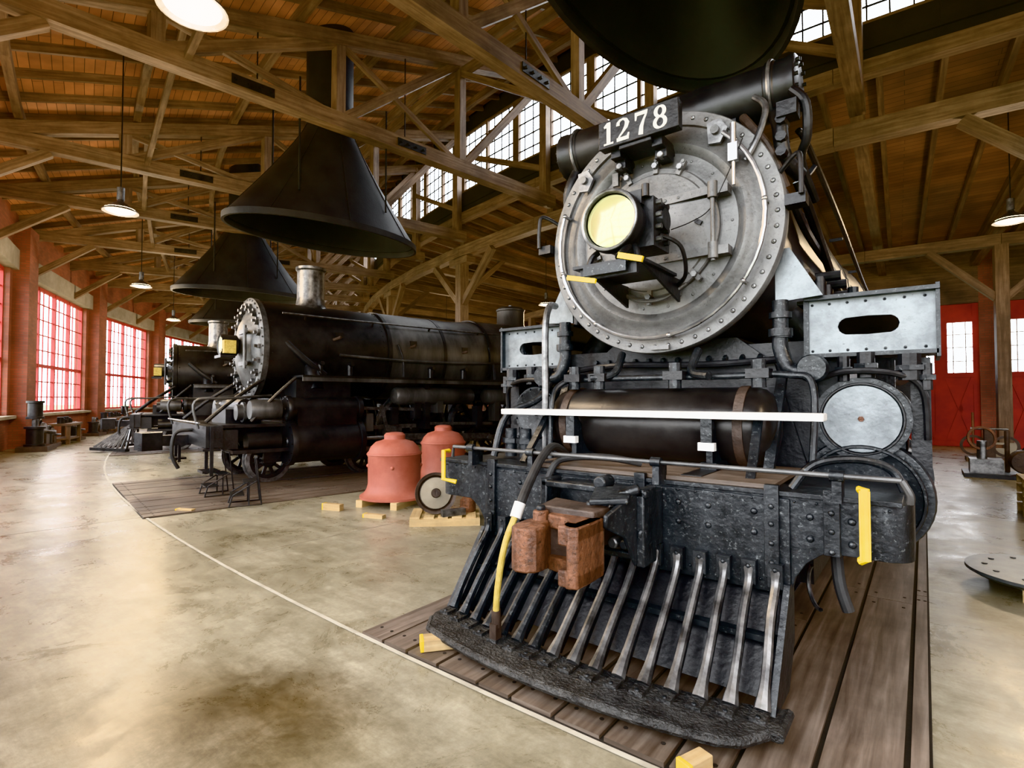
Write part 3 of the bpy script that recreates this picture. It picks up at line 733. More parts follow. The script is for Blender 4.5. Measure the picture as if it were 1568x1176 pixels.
for s in (-1,1):
    x0,x1=.97,1.65; ox=1.31
    outer=[(x0,1.84),(x0,1.93),(x0,2.02),(x0,2.11),(x0,2.2),(ox-.17,2.2),(ox,2.2),(ox+.17,2.2),(x1,2.2),(x1,2.11),(x1,2.02),(x1,1.93),(x1,1.84),(ox+.17,1.84),(ox,1.84),(ox-.17,1.84)]
    inn=[]
    for (ux,uz) in outer:
        t=math.atan2((uz-2.02)*2.0,ux-ox)
        cx_=.09*(1 if math.cos(t)>.05 else -1 if math.cos(t)<-.05 else 0)
        inn.append((ox+cx_+.075*math.cos(t),2.02+.06*math.sin(t)))
    for i in range(16):
        j=(i+1)%16
        for yy in (4.05,4.065):
            mb.quad([(s*outer[i][0],yy,outer[i][1]),(s*outer[j][0],yy,outer[j][1]),(s*inn[j][0],yy,inn[j][1]),(s*inn[i][0],yy,inn[i][1])],'blue_steel')
    mb.bb(s*.96,s*1.67,3.98,4.2,2.2,2.225); mb.bb(s*1.65,s*1.67,4.0,4.5,1.8,2.24); mb.bb(s*.96,s*1.66,4.0,4.3,1.82,1.845)
    mb.bb(s*.9,s*1.62,4.1,12.,2.195,2.22,'black_iron'); mb.bb(s*1.58,s*1.62,4.1,12.,2.1,2.22,'black_iron')
    mb.bb(s*.95,s*.98,4.03,4.1,1.8,2.26)
    for k in range(7): mb.dome((s*(1.0+.1*k),4.05,2.175),-Y,.01,.01,6,2); mb.dome((s*(1.0+.1*k),4.05,1.865),-Y,.01,.01,6,2)
    mb.prism([(.0,0),(.09,.0),(.28,-.34),(.0,-.36)] if s>0 else [(.0,0),(-.09,.0),(-.28,-.34),(.0,-.36)],(s*.80,3.92,2.56),(X,Z,Y),.02,'blue_steel')
    for x,y in ((.85,3.86),(1.5,4.12)):
        mb.cyl((s*x,y,1.85),(s*x,y,2.2),.035,mat='slate')
        mb.cyl((s*x,y,1.95),(s*x,y,1.99),.06,mat='slate')
    mb.tube([(s*.84,3.86,2.2),(s*.84,3.86,2.0),(s*.84,3.86,1.88),(s*.9,3.84,1.74),(s*1.02,3.82,1.72)],.05,12,'slate')
    mb.cyl((s*.84,3.86,1.96),(s*.84,3.86,2.01),.075,mat='slate'); mb.cyl((s*.84,3.86,2.08),(s*.84,3.86,2.12),.07,mat='slate')
    mb.lathe([(0,0),(.08,0),(.09,.03),(.09,.08),(0,.09)],(s*1.03,3.77,1.74),Y,20,'slate')
    for (x,z,r_) in ((1.18,1.74,.035),(1.3,1.76,.05),(1.52,1.74,.06),(1.6,1.68,.03)):
        mb.cyl((s*x,4.0,z-.08),(s*x,4.0,z+.08),r_,n=10,mat='black_iron'); mb.cyl((s*x,4.0,z-.02),(s*x,4.0,z+.01),r_+.02,n=6,mat='slate')
    mb.tube([(s*1.0,3.95,1.66),(s*1.2,3.93,1.72),(s*1.45,3.95,1.7),(s*1.58,4.0,1.6),(s*1.6,4.05,1.3)],.02,8,'black_iron')
    mb.bb(s*1.52,s*1.62,4.1,4.9,.9,1.8,'black_iron')
    mb.tube([(s*.93,4.05,3.40),(s*.965,4.3,3.34),(s*.975,6,3.25),(s*.98,8.5,3.06),(s*.98,11,3.06)],.022,8,'black_iron')
    for y in (4.5,6.2,7.9,9.6): mb.beam((s*.85,y,3.15),(s*.97,y,3.3 if y<6 else 3.15),.03,.03,'black_iron')
    mb.tube([(s*.9,4.0,2.9),(s*.93,4.6,2.75),(s*.93,7,2.75),(s*.95,11,2.75)],.03,8,'black_iron')
    mb.tube([(s*.95,4.1,2.42),(s*.98,4.9,2.4),(s*.98,7,2.45)],.028,8,'dark_rust')
    mb.tube([(s*.9,4.2,3.1),(s*.95,4.4,2.9),(s*.97,5.4,2.6),(s*1.0,6.4,2.3)],.035,8,'black_iron')
    for y in (4.35,4.7,5.2,5.7):
        mb.cyl((s*1.0,y,2.22),(s*1.0,y,2.42),.05,n=12,mat='black_iron'); mb.cyl((s*.98,y,2.42),(s*1.14,y,2.42),.035,n=10,mat='black_iron')
        mb.cyl((s*1.2,y+.1,2.22),(s*1.2,y+.1,2.34),.035,n=10,mat='slate')
    mb.bb(s*1.05,s*1.35,6.5,7.3,2.22,2.6,'black_iron')
    mb.cyl((s*1.25,7.6,1.95),(s*1.25,10.5,1.95),.2,mat='black_iron',n=24)
    mb.tube([(s*.86,3.8,ZC+.25),(s*.98,3.72,ZC+.32),(s*1.0,3.7,ZC+.2),(s*1.0,3.7,ZC+.05)],.016,8,'black_iron')
    mb.bb(s*.9,s*1.02,3.72,3.84,ZC-.0,ZC+.07,'black_iron')
mb.make('running_boards',L1,recalc=True)
mb=MB('slate'); gear(mb)
mb.lathe([(.262,0),(.262,.04),(.21,.04),(.21,0)],(1.27,3.99,1.42),Y,40,'slate',True)
mb.lathe([(0,-.0),(.215,0.0),(.215,.03),(0,.03)],(1.27,3.99,1.42),Y,40,'blue_steel')
mb.torus((1.27,3.985,1.42),Y,.222,.008,40,6,'black_iron')
mb.cyl((1.27,3.97,1.42),(1.27,4,1.42),.018,n=6,mat='rust')
mb.torus((1.27,3.99,.93),Y,.315,.012,40,6,'slate')
mb.bb(-1.0,1.0,4.15,5.3,.75,1.95,'black_iron')
mb.prism([(-1.0,.9),(1.0,.9),(.75,1.8),(.5,2.0),(-.5,2.0),(-.75,1.8)],(0,4.1,0),(X,Z,Y),1.2,'black_iron')
for k in range(12): mb.cyl((-.66+.12*k,4.06,1.86-.002*k),(-.66+.12*k,4.1,1.86),.018,n=6,mat='slate')
mb.tube([(-.9,4.0,1.78),(-.4,3.98,1.82),(.3,3.98,1.8),(.85,4.0,1.82)],.025,8,'black_iron')
mb.make('cylinders_and_running_gear',L1)
mb=MB('reservoir_brown')
mb.lathe([(0,-.07),(.1,-.06),(.2,-.03),(.25,.02),(.265,.08),(.265,1.49),(.25,1.55),(.2,1.60),(.1,1.63),(0,1.64)],(-.785,3.78,1.36),X,40)
for x in (-.68,.62): mb.lathe([(.275,0),(.275,.06),(.262,.06),(.262,0)],(x,3.78,1.36),X,40,'dark_rust',True)
for s in (-.5,.5):
    mb.bb(s-.05,s+.05,3.42,3.9,1.04,1.14,'slate'); mb.prism([(0,0),(.28,0),(.0,.34)],(s-.02,3.44,1.1),(Y,Z,X),.04,'slate')
    mb.bb(s-.035,s+.035,3.38,3.42,1.26,1.42,'slate'); mb.bb(s-.05,s+.05,3.37,3.42,1.22,1.27,'white_paint')
mb.make('air_reservoir',L1)
mb=MB('white_paint'); mb.bb(-1.146,1.146,3.36,3.50,1.42,1.465); mb.make('step_board',L1,bevel=.006)
mb=MB('slate')
mb.bb(-1.42,1.42,3.05,3.25,.78,1.05)
for s in (-1,1):
    mb.lathe([(.12,0),(.12,.27)],(s*1.42,3.17,.78),Z,28)
    mb.bb(s*1.3,s*1.54,3.17,3.45,.78,1.05)
    mb.prism([(0,0),(.18,0),(.13,-.03),(.07,-.08),(.02,-.16),(0,-.24)] if s>0 else [(0,0),(-.18,0),(-.13,-.03),(-.07,-.08),(-.02,-.16),(0,-.24)],(s*1.03,3.05,.79),(X,Z,Y),.05)
mb.bb(-1.03,1.03,3.03,3.1,.54,1.03)
mb.bb(-1.5,1.5,3.02,3.3,1.045,1.07)
mb.bb(-.65,.95,3.05,3.9,1.07,1.095,'pit_board'); mb.bb(-1.5,1.5,3.2,4.1,1.0,1.05,'black_iron')
for x in (-.95,.22,.95,1.22):
    mb.bb(x-.035,x+.035,3.0,3.04,.62 if abs(x)<1.1 else .78,1.1)
    for z in (.7,.8,.9,.99):
        if z>.78 or abs(x)<1.1: mb.dome((x,3.0,z),-Y,.016,.014,8,2)
for k in range(30):
    x=-1.45+k*.1
    mb.dome((x,3.048 if abs(x)>1.03 else 3.028,1.02),-Y,.009,.008,6,2)
for k in range(22):
    x=-.98+k*.0935; mb.dome((x,3.028,.60),-Y,.011,.01,6,2)
for x in (.45,.62,.86,-.5,-.7,1.12,1.3): 
    for z in (.84,.95): mb.dome((x,3.03 if abs(x)<1 else 3.048,z),-Y,.02,.016,8,2)
mb.make('pilot_beam',L1,bevel=.004)
mb=MB('slate')
def ybot(x): return 2.47+.17*x*x
fp=[]
for i in range(25):
    x=-1.0+2.03*i/24; e=max(0,abs(x)-.88)/.14
    fp.append((x,2.235+.14*x*x+.12*e*e))
fp+=[(1.07,2.52),(1.07,2.74)]
for i in range(13):
    x=.98-1.93*i/12; fp.append((x,2.53+.17*x*x))
fp+=[(-1.03,2.74),(-1.03,2.52)]
mb.prism(fp,(0,0,.07),(X,Y,Z),.045,'plate_worn')
lip=[(p[0],p[1],.095) for p in fp[:27]]; mb.tube(lip,.024,8,smooth=False,mat='plate_worn')
nb=16
for i in range(nb):
    x=-.955+1.925*i/(nb-1); xb=x*1.01
    yb=ybot(xb)
    P=[Vector((x,3.0,.66)),Vector((x,2.97,.58)),Vector((x,2.86,.46)),Vector((xb,(2.86+yb)/2-.01,.29)),Vector((xb,yb,.13))]
    def rr(t): return .022+.016*math.exp(-((t-1)/.1)**2)+.012*math.exp(-(t/.12)**2)
    mb.tube(P,rr,8,'worn_steel' if i>6 else 'slate')
    mb.beam((x,3.03,.58),(xb,yb+.07,.13),.014,.05,'slate')
    mb.box((xb,yb-.03,.122),(.07,.13,.022),'plate_worn'); mb.dome((xb,yb-.075,.13),Z,.014,.012,8,2)
    mb.box((x,3.0,.64),(.07,.05,.12)); mb.dome((x,2.975,.67),-Y,.014,.012,8,2)
mb.quad([(-1.0,3.1,.56),(1.0,3.1,.56),(1.0,2.75,.12),(-1.0,2.75,.12)],'black_iron')
for s in (-1,1):
    mb.prism([(3.1,.6),(3.0,.6),(2.62,.1),(2.95,.1),(3.1,.3)],(s*1.02-.015,0,0),(Y,Z,X),.03,'slate')
mb.bb(-1.0,1.0,2.86,2.92,.34,.37)
mb.make('pilot_cowcatcher',L1)
mb=MB('rust')
cxo=.05
mb.bb(-.30,.36,2.90,3.03,.70,1.02,'slate')
for x in (-.3,.34): mb.bb(x-.025,x+.025,2.74,2.92,.62,1.05,'slate')
mb.bb(-.32,.38,2.74,2.79,1.0,1.04,'slate'); mb.bb(-.3,.36,2.78,2.82,.64,.68,'slate')
mb.prism([(2.74,.62),(2.74,1.04),(2.5,.98),(2.5,.9),(2.66,.8)],(.30,0,0),(Y,Z,X),.03,'slate')
mb.bb(-.09+cxo,.09+cxo,2.5,3.0,.70,.88,'dark_rust')
for z in (.74,.93): mb.cyl((.2,2.70,z),(.2,2.8,z),.035,n=6,mat='worn_steel'); mb.cyl((.27,2.70,z),(.27,2.8,z),.03,n=6,mat='slate')
mb.box((.24,2.66,1.04),(.22,.2,.04),'slate',rz=.5); mb.cyl((.12,2.6,1.0),(.34,2.74,1.05),.028,mat='slate'); mb.cyl((.1,2.72,1.06),(.1,2.85,1.06),.04,mat='slate'); mb.cyl((.1,2.9,.84),(.36,2.75,.80),.03,mat='slate')
body=[(-.17,2.62),(.17,2.62),(.25,2.52),(.235,2.44),(.15,2.44),(.0,2.47),(-.08,2.46),(-.15,2.42),(-.21,2.46),(-.2,2.56)]
mb.prism(body,(cxo,0,.62),(X,Y,Z),.32,'dark_rust')
kn=[(-.20,2.46),(-.10,2.46),(-.07,2.38),(-.065,2.33),(-.03,2.325),(-.01,2.28),(-.02,2.22),(-.07,2.18),(-.14,2.17),(-.19,2.20),(-.22,2.28),(-.225,2.38)]
mb.prism(kn,(cxo,0,.65),(X,Y,Z),.27,'rust')
mb.cyl((-.15+cxo,2.42,.60),(-.15+cxo,2.42,.98),.05,n=16); mb.cyl((-.15+cxo,2.42,.97),(-.15+cxo,2.42,1.01),.03,n=8,mat='slate')
for z0,z1 in ((.87,.96),(.60,.69)):
    mb.prism([(-.12,2.50),(.25,2.52),(.26,2.36),(.255,2.24),(.19,2.22),(.13,2.27),(.10,2.36),(.02,2.40),(-.10,2.42)],(cxo,0,z0),(X,Y,Z),z1-z0,'rust')
mb.prism([(.17,2.52),(.25,2.52),(.26,2.36),(.255,2.24),(.20,2.22),(.17,2.25)],(cxo,0,.60),(X,Y,Z),.36,'rust')
mb.bb(.12+cxo,.2+cxo,2.235,2.33,.60,.70,'rust'); mb.bb(.12+cxo,.2+cxo,2.235,2.33,.84,.96,'rust')
mb.prism([(-.2,2.46),(.2,2.48),(.22,2.62),(-.2,2.64)],(cxo,0,.94),(X,Y,Z),.06,'dark_rust')
for v in mb.v:
    k=min(1,max(0,(2.72-v.y)/.12)); sc=1-.16*k
    v.x=cxo+(v.x-cxo)*sc-.02*k; v.z=.775+(v.z-.79)*sc+.015*(1-k)
mb.make('coupler',L1,bevel=.014)
mb=MB('worn_steel')
mb.tube([(-1.3,2.96,1.1),(-1.28,2.95,1.18),(-.6,2.95,1.18),(.6,2.95,1.18),(1.5,2.95,1.18)],.013,8,smooth=False,mat='jacket_grey')
for x in (-1.1,-.55,.35,1.25):
    mb.bb(x-.02,x+.02,2.94,3.06,1.05,1.17,'slate'); mb.cyl((x-.03,2.95,1.18),(x+.03,2.95,1.18),.028,n=12,mat='slate')
mb.tube([(1.5,2.95,1.18),(1.53,2.95,1.12),(1.53,2.96,1.08)],.016,8,mat='jacket_grey')
mb.tube([(1.34,2.97,1.12),(1.36,2.95,1.13),(1.36,2.95,.80),(1.34,2.97,.79)],.020,8,'yellow_paint',smooth=False)
mb.bb(1.338,1.382,2.94,2.95,.80,1.12,'yellow_paint')
mb.tube([(-1.42,3.04,1.13),(-1.39,2.95,1.14),(-1.39,2.95,.92),(-1.30,3.0,.90)],.018,8,'yellow_paint',smooth=False)
mb.tube([(-.80,3.5,1.08),(-.80,3.5,1.6),(-.80,3.5,2.1),(-.83,3.6,2.3),(-.9,3.8,2.34)],.028,10,'worn_steel')
mb.tube([(-.72,3.45,1.08),(-.74,3.5,1.5),(-.72,3.6,1.66),(-.5,3.7,1.7),(.5,3.7,1.7),(.9,3.72,1.7),(1.05,3.7,1.62),(1.05,3.6,1.1)],.022,10,'slate')
mb.tube([(1.02,3.15,1.07),(1.12,3.2,1.2),(1.3,3.3,1.23),(1.44,3.4,1.18),(1.5,3.4,1.07)],.022,10,'slate')
for s in (-1,1):
    mb.beam((s*.78,3.5,1.42),(s*.80,3.2,1.07),.05,.03,'slate'); mb.beam((s*.84,3.9,1.7),(s*.82,3.55,1.07),.06,.04,'slate')
    mb.tube([(s*.3,3.85,1.9),(s*.3,3.7,1.74),(s*.45,3.6,1.7)],.03,10,'slate')
mb.tube([(-1.25,3.4,1.07),(-1.2,3.5,1.4),(-1.0,3.7,1.55),(-.95,3.9,1.8)],.03,10,'slate')
for x in (-.62,-.4,.2,.75): mb.cyl((x,3.65,1.62),(x,3.65,1.8),.045,n=10,mat='slate'); mb.bb(x-.07,x+.07,3.6,3.72,1.68,1.74,'black_iron')
for x in (-1.15,-1.0): mb.cyl((x,3.5,1.07),(x,3.5,1.3),.05,n=12,mat='slate'); mb.cyl((x,3.5,1.18),(x,3.5,1.22),.08,n=6,mat='slate')
mb.make('rods_and_handrails',L1)
mb=MB('rubber')
mb.tube([(-.45,3.3,1.12),(-.42,3.05,1.22),(-.39,2.85,1.16),(-.33,2.62,1.02),(-.285,2.48,.93)],.028,10)
mb.tube([(.1,3.3,1.12),(-.1,3.15,1.16),(-.35,3.05,1.14),(-.42,3.0,1.05),(-.44,2.98,.9)],.024,10)
mb.cyl((-.285,2.48,.94),(-.29,2.44,.86),.034,mat='white_paint')
mb.tube([(-.29,2.44,.87),(-.32,2.40,.75),(-.355,2.39,.6),(-.40,2.41,.42),(-.435,2.44,.28)],.019,10,'yellow_hose')
mb.cyl((-.435,2.44,.30),(-.44,2.45,.2),.028,mat='dark_rust'); mb.box((-.44,2.44,.17),(.05,.05,.1),'dark_rust')
mb.tube([(1.2,3.3,.85),(1.22,3.25,.6),(1.26,3.25,.45)],.03,10)
mb.torus((1.1,3.4,.5),Vector((1,.6,0)),.12,.012,24,6,'worn_steel',a0=2.2,a1=5.0)
mb.make('brake_hoses',L1)

# ================= further locomotives
def sideloco(ang,dy,zc,r,mm='dull_front',stack_y=5.0,pilot=False,name='steam_locomotive'):
    L=empty(name,rockframe(ang,dy))
    mb=MB('boiler_black'); boiler(mb,zc,r,3.82,6.3,11.5,bands=(6.3,7.7,9.0,10.4),r2=r+.02)
    for y in (3.95,6.2):
        for i in range(48):
            t=2*math.pi*i/48; v=Vector((math.cos(t),0,math.sin(t))); mb.dome(Vector((0,y,zc))+v*(r-.002),v,.016,.012,6,2)
    mb.lathe([(.42,0),(.33,.08),(.29,.16),(.27,.3),(.27,.85),(.30,.88),(.30,.93),(.25,.93),(.24,.5)],(0,stack_y,zc+r-.12),Z,32,'worn_steel')
    mb.lathe([(.5,0),(.42,.08),(.38,.14),(.38,.5),(.40,.52),(.40,.56),(.33,.62),(0,.64)],(0,10.6,zc+r+.0),Z,32,'jacket_grey')
    mb.cyl((0,10.6,zc+r+.6),(0,10.6,zc+r+.7),.06,mat='worn_steel')
    mb.make('boiler',L)
    mb=MB(mm)
    mb.lathe([(r-.02,.12),(r+.03,.1),(r+.035,.0),(r-.03,-.02),(r-.1,-.02),(r-.13,.03),(r-.2,.0),(r-.28,-.02),(r-.4,-.09),(.3,-.15),(.0,-.17)],(0,3.79,zc),Y,64)
    for k in range(20):
        t=rad(k*18); c=Vector(((r-.14)*math.cos(t),3.76,zc+(r-.14)*math.sin(t))); v=Vector((math.cos(t),0,math.sin(t)))
        mb.beam(c-v*.07,c+v*.07,.07,.07,up=(0,1,0)); mb.cyl(c-Y*.09,c,.03,n=6,mat='worn_steel')
    rivets(mb,0,3.77,zc,r+.0,36,.02)
    mb.cyl((.5,3.6,zc-.4),(.5,3.6,zc+.4),.03)
    for z in (-.3,.3): mb.beam((0,3.64,zc+z),(.55,3.62,zc+z),.03,.08)
    mb.make('smokebox_front',L)
    mb=MB('black_iron')
    mb.lathe([(0,.02),(.16,.02),(.19,0),(.2,.03),(.2,.28),(.12,.33),(0,.34)],(0,3.3,zc+.05),Y,32)
    mb.lathe([(0,0),(.15,.015)],(0,3.3,zc+.05),Y,32,'lens_glass')
    mb.bb(-.14,.3,3.25,3.5,zc-.2,zc-.15); mb.bb(.22,.34,3.3,3.5,zc-.12,zc+.12,'yellow_hose')
    mb.make('headlight',L)
    mb=MB('black_iron'); gear(mb,1.27,.76,.40,1.36,.24,4.1,1.35,cm='boiler_black')
    mb.prism([(-1.0,.9),(1.0,.9),(.75,1.5),(.5,1.7),(-.5,1.7),(-.75,1.5)],(0,4.2,0),(X,Z,Y),1.2,'black_iron')
    for s in (-1,1):
        mb.bb(s*.95,s*1.5,4.3,12,1.93,1.97); mb.bb(s*1.46,s*1.5,4.3,12,1.86,1.97,'jacket_grey')
        mb.tube([(s*1.0,4.1,zc+.62),(s*(r*.86),6,zc+.64),(s*(r*.86),11,zc+.66)],.018,8,'worn_steel')
        for y in (4.6,6,7.4,8.8,10.2): mb.beam((s*r*.8,y,zc+.55),(s*(r*.86),y,zc+.645),.03,.03)
        mb.lathe([(0,-.05),(.15,-.03),(.19,.03),(.19,1.9),(.15,1.97),(0,1.99)],(s*1.22,6.3,1.6),Y,28,'jacket_grey')
        mb.lathe([(0,-.05),(.15,-.03),(.19,.03),(.19,1.7),(.15,1.77),(0,1.79)],(s*1.22,8.7,1.6),Y,28,'jacket_grey')
        mb.tube([(s*.9,4.2,2.6),(s*1.0,4.5,2.3),(s*1.02,4.9,2.0)],.06,10)
        mb.tube([(s*1.0,5.2,zc-.1),(s*1.03,7,zc-.15),(s*1.05,9,zc-.1),(s*1.06,11,zc)],.03,8,'jacket_grey')
        mb.tube([(s*.98,6.5,zc+.2),(s*1.02,6.6,zc-.1),(s*1.05,6.6,2.0)],.025,8)
        mb.tube([(s*1.0,9.0,zc+.3),(s*1.05,9.1,zc-.1),(s*1.1,9.1,2.0)],.03,8)
        for y in (4.8,5.4,7.3,8.2,9.7): mb.cyl((s*1.02,y,2.0),(s*1.02,y,2.2),.06,n=12); mb.cyl((s*.95,y,2.2),(s*1.15,y,2.22),.04,n=10)
        for y,z in ((5.2,zc+.3),(6.9,zc+.25),(8.3,zc+.2)):
            mb.box((s*r*.95,y,z),(.12,.16,.1)); mb.cyl((s*r*.95,y-.1,z-.1),(s*(r+.1),y,z-.05),.03,n=8,mat='dark_rust')
        for k in range(10): mb.bb(s*(1.1+.03*(k%3)),s*(1.35+.02*(k%2)),5.6+k*.55,5.75+k*.55,.9+.11*(k%5),1.25+.12*(k%4),'jacket_grey' if k%3==0 else None)
        mb.tube([(s*.75,3.85,1.9),(s*.85,3.3,1.5),(s*.9,2.9,1.15)],.035,8)
        mb.tube([(s*1.3,4.25,1.93),(s*1.3,3.9,1.6),(s*1.3,3.5,1.15)],.03,8)
        mb.tube([(s*1.1,2.75,1.05),(s*1.1,2.7,1.5),(s*1.1,3.2,1.55),(s*1.1,3.9,1.6)],.022,8,'jacket_grey')
        for z in (.35,.7): mb.bb(s*1.1,s*1.45,2.75,3.0,z,z+.04)
        mb.bb(s*1.1-.02,s*1.1+.02,2.85,2.9,.3,1.1); mb.bb(s*1.45-.02,s*1.45+.02,2.85,2.9,.3,1.1)
        mb.cyl((s*.75,3.4,1.3),(s*.75,3.9,1.3),.14,mat='jacket_grey'); mb.cyl((s*.75,3.5,1.3),(s*.75,3.55,1.3),.18,mat='worn_steel')
        mb.lathe([(0,0),(.16,0),(.18,.05),(.18,.5),(0,.55)],(s*1.2,3.5,1.35),Y,20,'jacket_grey')
        mb.bb(s*.9,s*1.4,3.2,4.1,.62,.68); mb.bb(s*.95,s*1.3,3.05,3.3,.7,1.02,'black_iron')
        mb.cyl((s*1.2,3.45,.8),(s*1.2,4.0,.8),.16,mat='boiler_black')
    mb.bb(-1.4,1.4,2.8,3.05,.75,1.1); mb.bb(-1.2,1.2,3.0,4.3,1.05,1.1)
    mb.bb(-.1,.1,2.35,2.85,.72,.9)
    mb.prism([(-.2,2.4),(.2,2.4),(.25,2.1),(.17,2.05),(.1,2.25),(-.02,2.25),(.02,2.1),(-.1,2.03),(-.22,2.1),(-.23,2.3)],(0,0,.66),(X,Y,Z),.3)
    mb.tube([(-1.3,2.72,1.15),(1.3,2.72,1.15)],.016,8,'worn_steel',smooth=False)
    mb.tube([(.4,2.8,1.0),(.4,2.55,.95),(.42,2.5,.6),(.4,2.6,.35)],.03,8,'rubber')
    mb.bb(-.5,.5,3.3,3.9,1.1,1.35); mb.cyl((-.6,3.6,1.4),(.6,3.6,1.4),.14)
    mb.make('running_gear',L)
    if pilot:
        mb=MB('slate')
        for i in range(15):
            x=-1.1+2.2*i/14; yb=1.9+abs(x)*.75
            mb.beam((x*.9,2.85,.85),(x,yb,.14),.04,.06,'worn_steel')
        for s in (-1,1): mb.beam((0,1.85,.1),(s*1.15,2.75,.1),.12,.08)
        mb.bb(-1.1,1.1,2.8,2.9,.7,.95)
        mb.make('pilot_cowcatcher',L)
    return L
sideloco(10.1,.35,2.5,.95)
sideloco(19.4,-.2,2.35,.85,mm='boiler_black',pilot=True)

# ---------------------------------------------------------------- loose objects
def sand_dome(x,y,s=1.,z=.1):
    mb=MB('red_oxide')
    mb.lathe([(.43,0),(.49,.0),(.49,.03),(.44,.06),(.395,.12),(.375,.2),(.375,.58),(.385,.6),(.385,.64),(.365,.66),(.34,.72),(.27,.79),(.17,.82),(.15,.83),(.15,.89),(.12,.92),(.05,.93),(0,.93)],(0,0,0),Z,56)
    mb.torus((0,0,.62),Z,.385,.012,56,6)
    for k in range(4):
        t=k*math.pi/2+.5; mb.dome((.37*math.cos(t),.37*math.sin(t),.45),Vector((math.cos(t),math.sin(t),0)),.03,.03,10,3)
    for k in (-1,1): mb.box((k*.28,0,-z/2/s),(.1,.9,z/s),'new_wood')
    mb.make('sand_dome',M=Matrix.Translation((x,y,z+.0))@Matrix.Rotation(.3,4,'Z')@Matrix.Scale(s,4))
sand_dome(-6.22,5.15,1.02); sand_dome(-6.82,6.75,1.02,.125)
def pallet(mb,w,l,z=0,m='new_wood'):
    for k in range(5): mb.bb(-w/2+k*w/5,-w/2+k*w/5+w/7,-l/2,l/2,z+.09,z+.11,m)
    for k in (-1,0,1): mb.bb(-w/2,w/2,k*l/2*.9-.04,k*l/2*.9+.04,z,z+.09,m)
mb=MB('worn_steel'); pallet(mb,.85,.55)
d=Vector((.15,-1,.15)).normalized(); o=Vector((-.12,-.1,.37))
mb.lathe([(0,-.06),(.05,-.06),(.06,-.02),(.12,.0),(.2,.02),(.22,-.02),(.255,-.03),(.255,.05),(.0,.06)],o,-d,36,'dark_rust')
mb.lathe([(.06,-.035),(.19,-.012),(.19,.0),(.06,-.0)],o,-d,36,'lintel',True)
mb.cyl(o,o-d*.35,.05,mat='dark_rust'); mb.lathe([(0,0),(.13,0),(.15,.05),(.15,.2),(0,.22)],o-d*.35,-d,24,'dark_rust')
mb.lathe([(.0,0),(.1,0),(.1,.14),(.06,.18),(.0,.18)],(.28,.05,.11),Z,20,'rust'); mb.box((.1,-.2,.15),(.3,.08,.08),'worn_steel',rz=.4)
mb.make('flanged_wheel_on_pallet',M=Matrix.Translation((-4.8,4.8,0))@Matrix.Rotation(.75,4,'Z'))
def block(x,y,rz,L=.32,w=.09,h=.09,z=0):
    mb=MB('new_wood'); mb.box((0,0,h/2),(L,w,h)); mb.bb(-L/2-.002,-L/2+.02,-w/2-.001,w/2+.001,0.001,h+.001,'yellow_paint')
    mb.make('wood_block',M=Matrix.Translation((x,y,z))@Matrix.Rotation(rz,4,'Z'),bevel=.004,smooth=False)
block(-2.36,2.33,.9,.26,.10,.07,.025); block(-.765,2.2,1.2,.14,.07,.06,.025); block(-6.5,4.3,.3,.3); block(-5.65,4.35,.3,.3,.09,.05); block(-8.0,3.0,.5,.25,.08,.04,.0)
def steps(x,y,rz):
    mb=MB('black_iron')
    for k,(z,yy) in enumerate(((.22,-.22),(.46,0),)):
        mb.bb(-.27,.27,yy-.12,yy+.12,z-.02,z)
    for s in (-.27,.27):
        mb.cyl((s,-.36,0),(s,-.3,.22),.014,n=6); mb.cyl((s,.2,0),(s,.1,.9),.014,n=6); mb.cyl((s,-.3,.22),(s,.1,.46),.014,n=6); mb.cyl((s,-.02,0),(s,-.02,.46),.014,n=6)
        mb.cyl((s,-.36,.01),(s,.2,.01),.014,n=6)
    mb.cyl((-.27,.1,.9),(.27,.1,.9),.014,n=6)
    mb.make('step_stool',M=Matrix.Translation((x,y,.025))@Matrix.Rotation(rz,4,'Z')@Matrix.Scale(.74,4))
steps(-7.75,3.75,-.4); steps(-8.9,3.85,-.2)
def pump(a,R,s=1.,k=0):
    mb=MB('black_iron')
    mb.bb(-.5,.5,-.28,.28,0,.12,'dark_rust')
    mb.lathe([(.0,0),(.2,0),(.2,.05),(.16,.06),(.16,.4),(.2,.41),(.2,.46),(0,.46)],(-.22,0,.12),Z,24)
    mb.lathe([(.0,0),(.06,0),(.06,.2),(.0,.2)],(-.22,0,.58),Z,12,'worn_steel')
    if k%2==0: mb.lathe([(.0,0),(.17,0),(.17,.05),(.14,.06),(.14,.36),(.17,.37),(.17,.42),(0,.42)],(-.22,0,.76),Z,24)
    mb.lathe([(0,0),(.22,0),(.24,.03),(.24,.07),(0,.08)],(.28,-.1,.42),Y,24,'worn_steel')
    mb.bb(.1,.45,-.15,.15,.12,.4,'dark_rust'); mb.cyl((.28,-.3,.42),(.28,.25,.42),.04,n=12,mat='worn_steel')
    mb.tube([(-.05,0,.5),(.1,0,.7),(.3,0,.72),(.4,0,.5)],.03,8)
    mb.make('steam_pump',M=Matrix.Translation(pol(R,a,0))@Matrix.Rotation(rad(-a+180),4,'Z')@Matrix.Scale(s,4))
for aa,ss,kk in ((21.0,1.25,0),(22.4,.9,1),(25.8,.9,1),(28.6,1.,1),(30,.8,0),(33,1,0),(35,.9,1),(37,.8,1),(43,1,1),(45.5,1,0)): pump(aa,53.6,ss,kk)
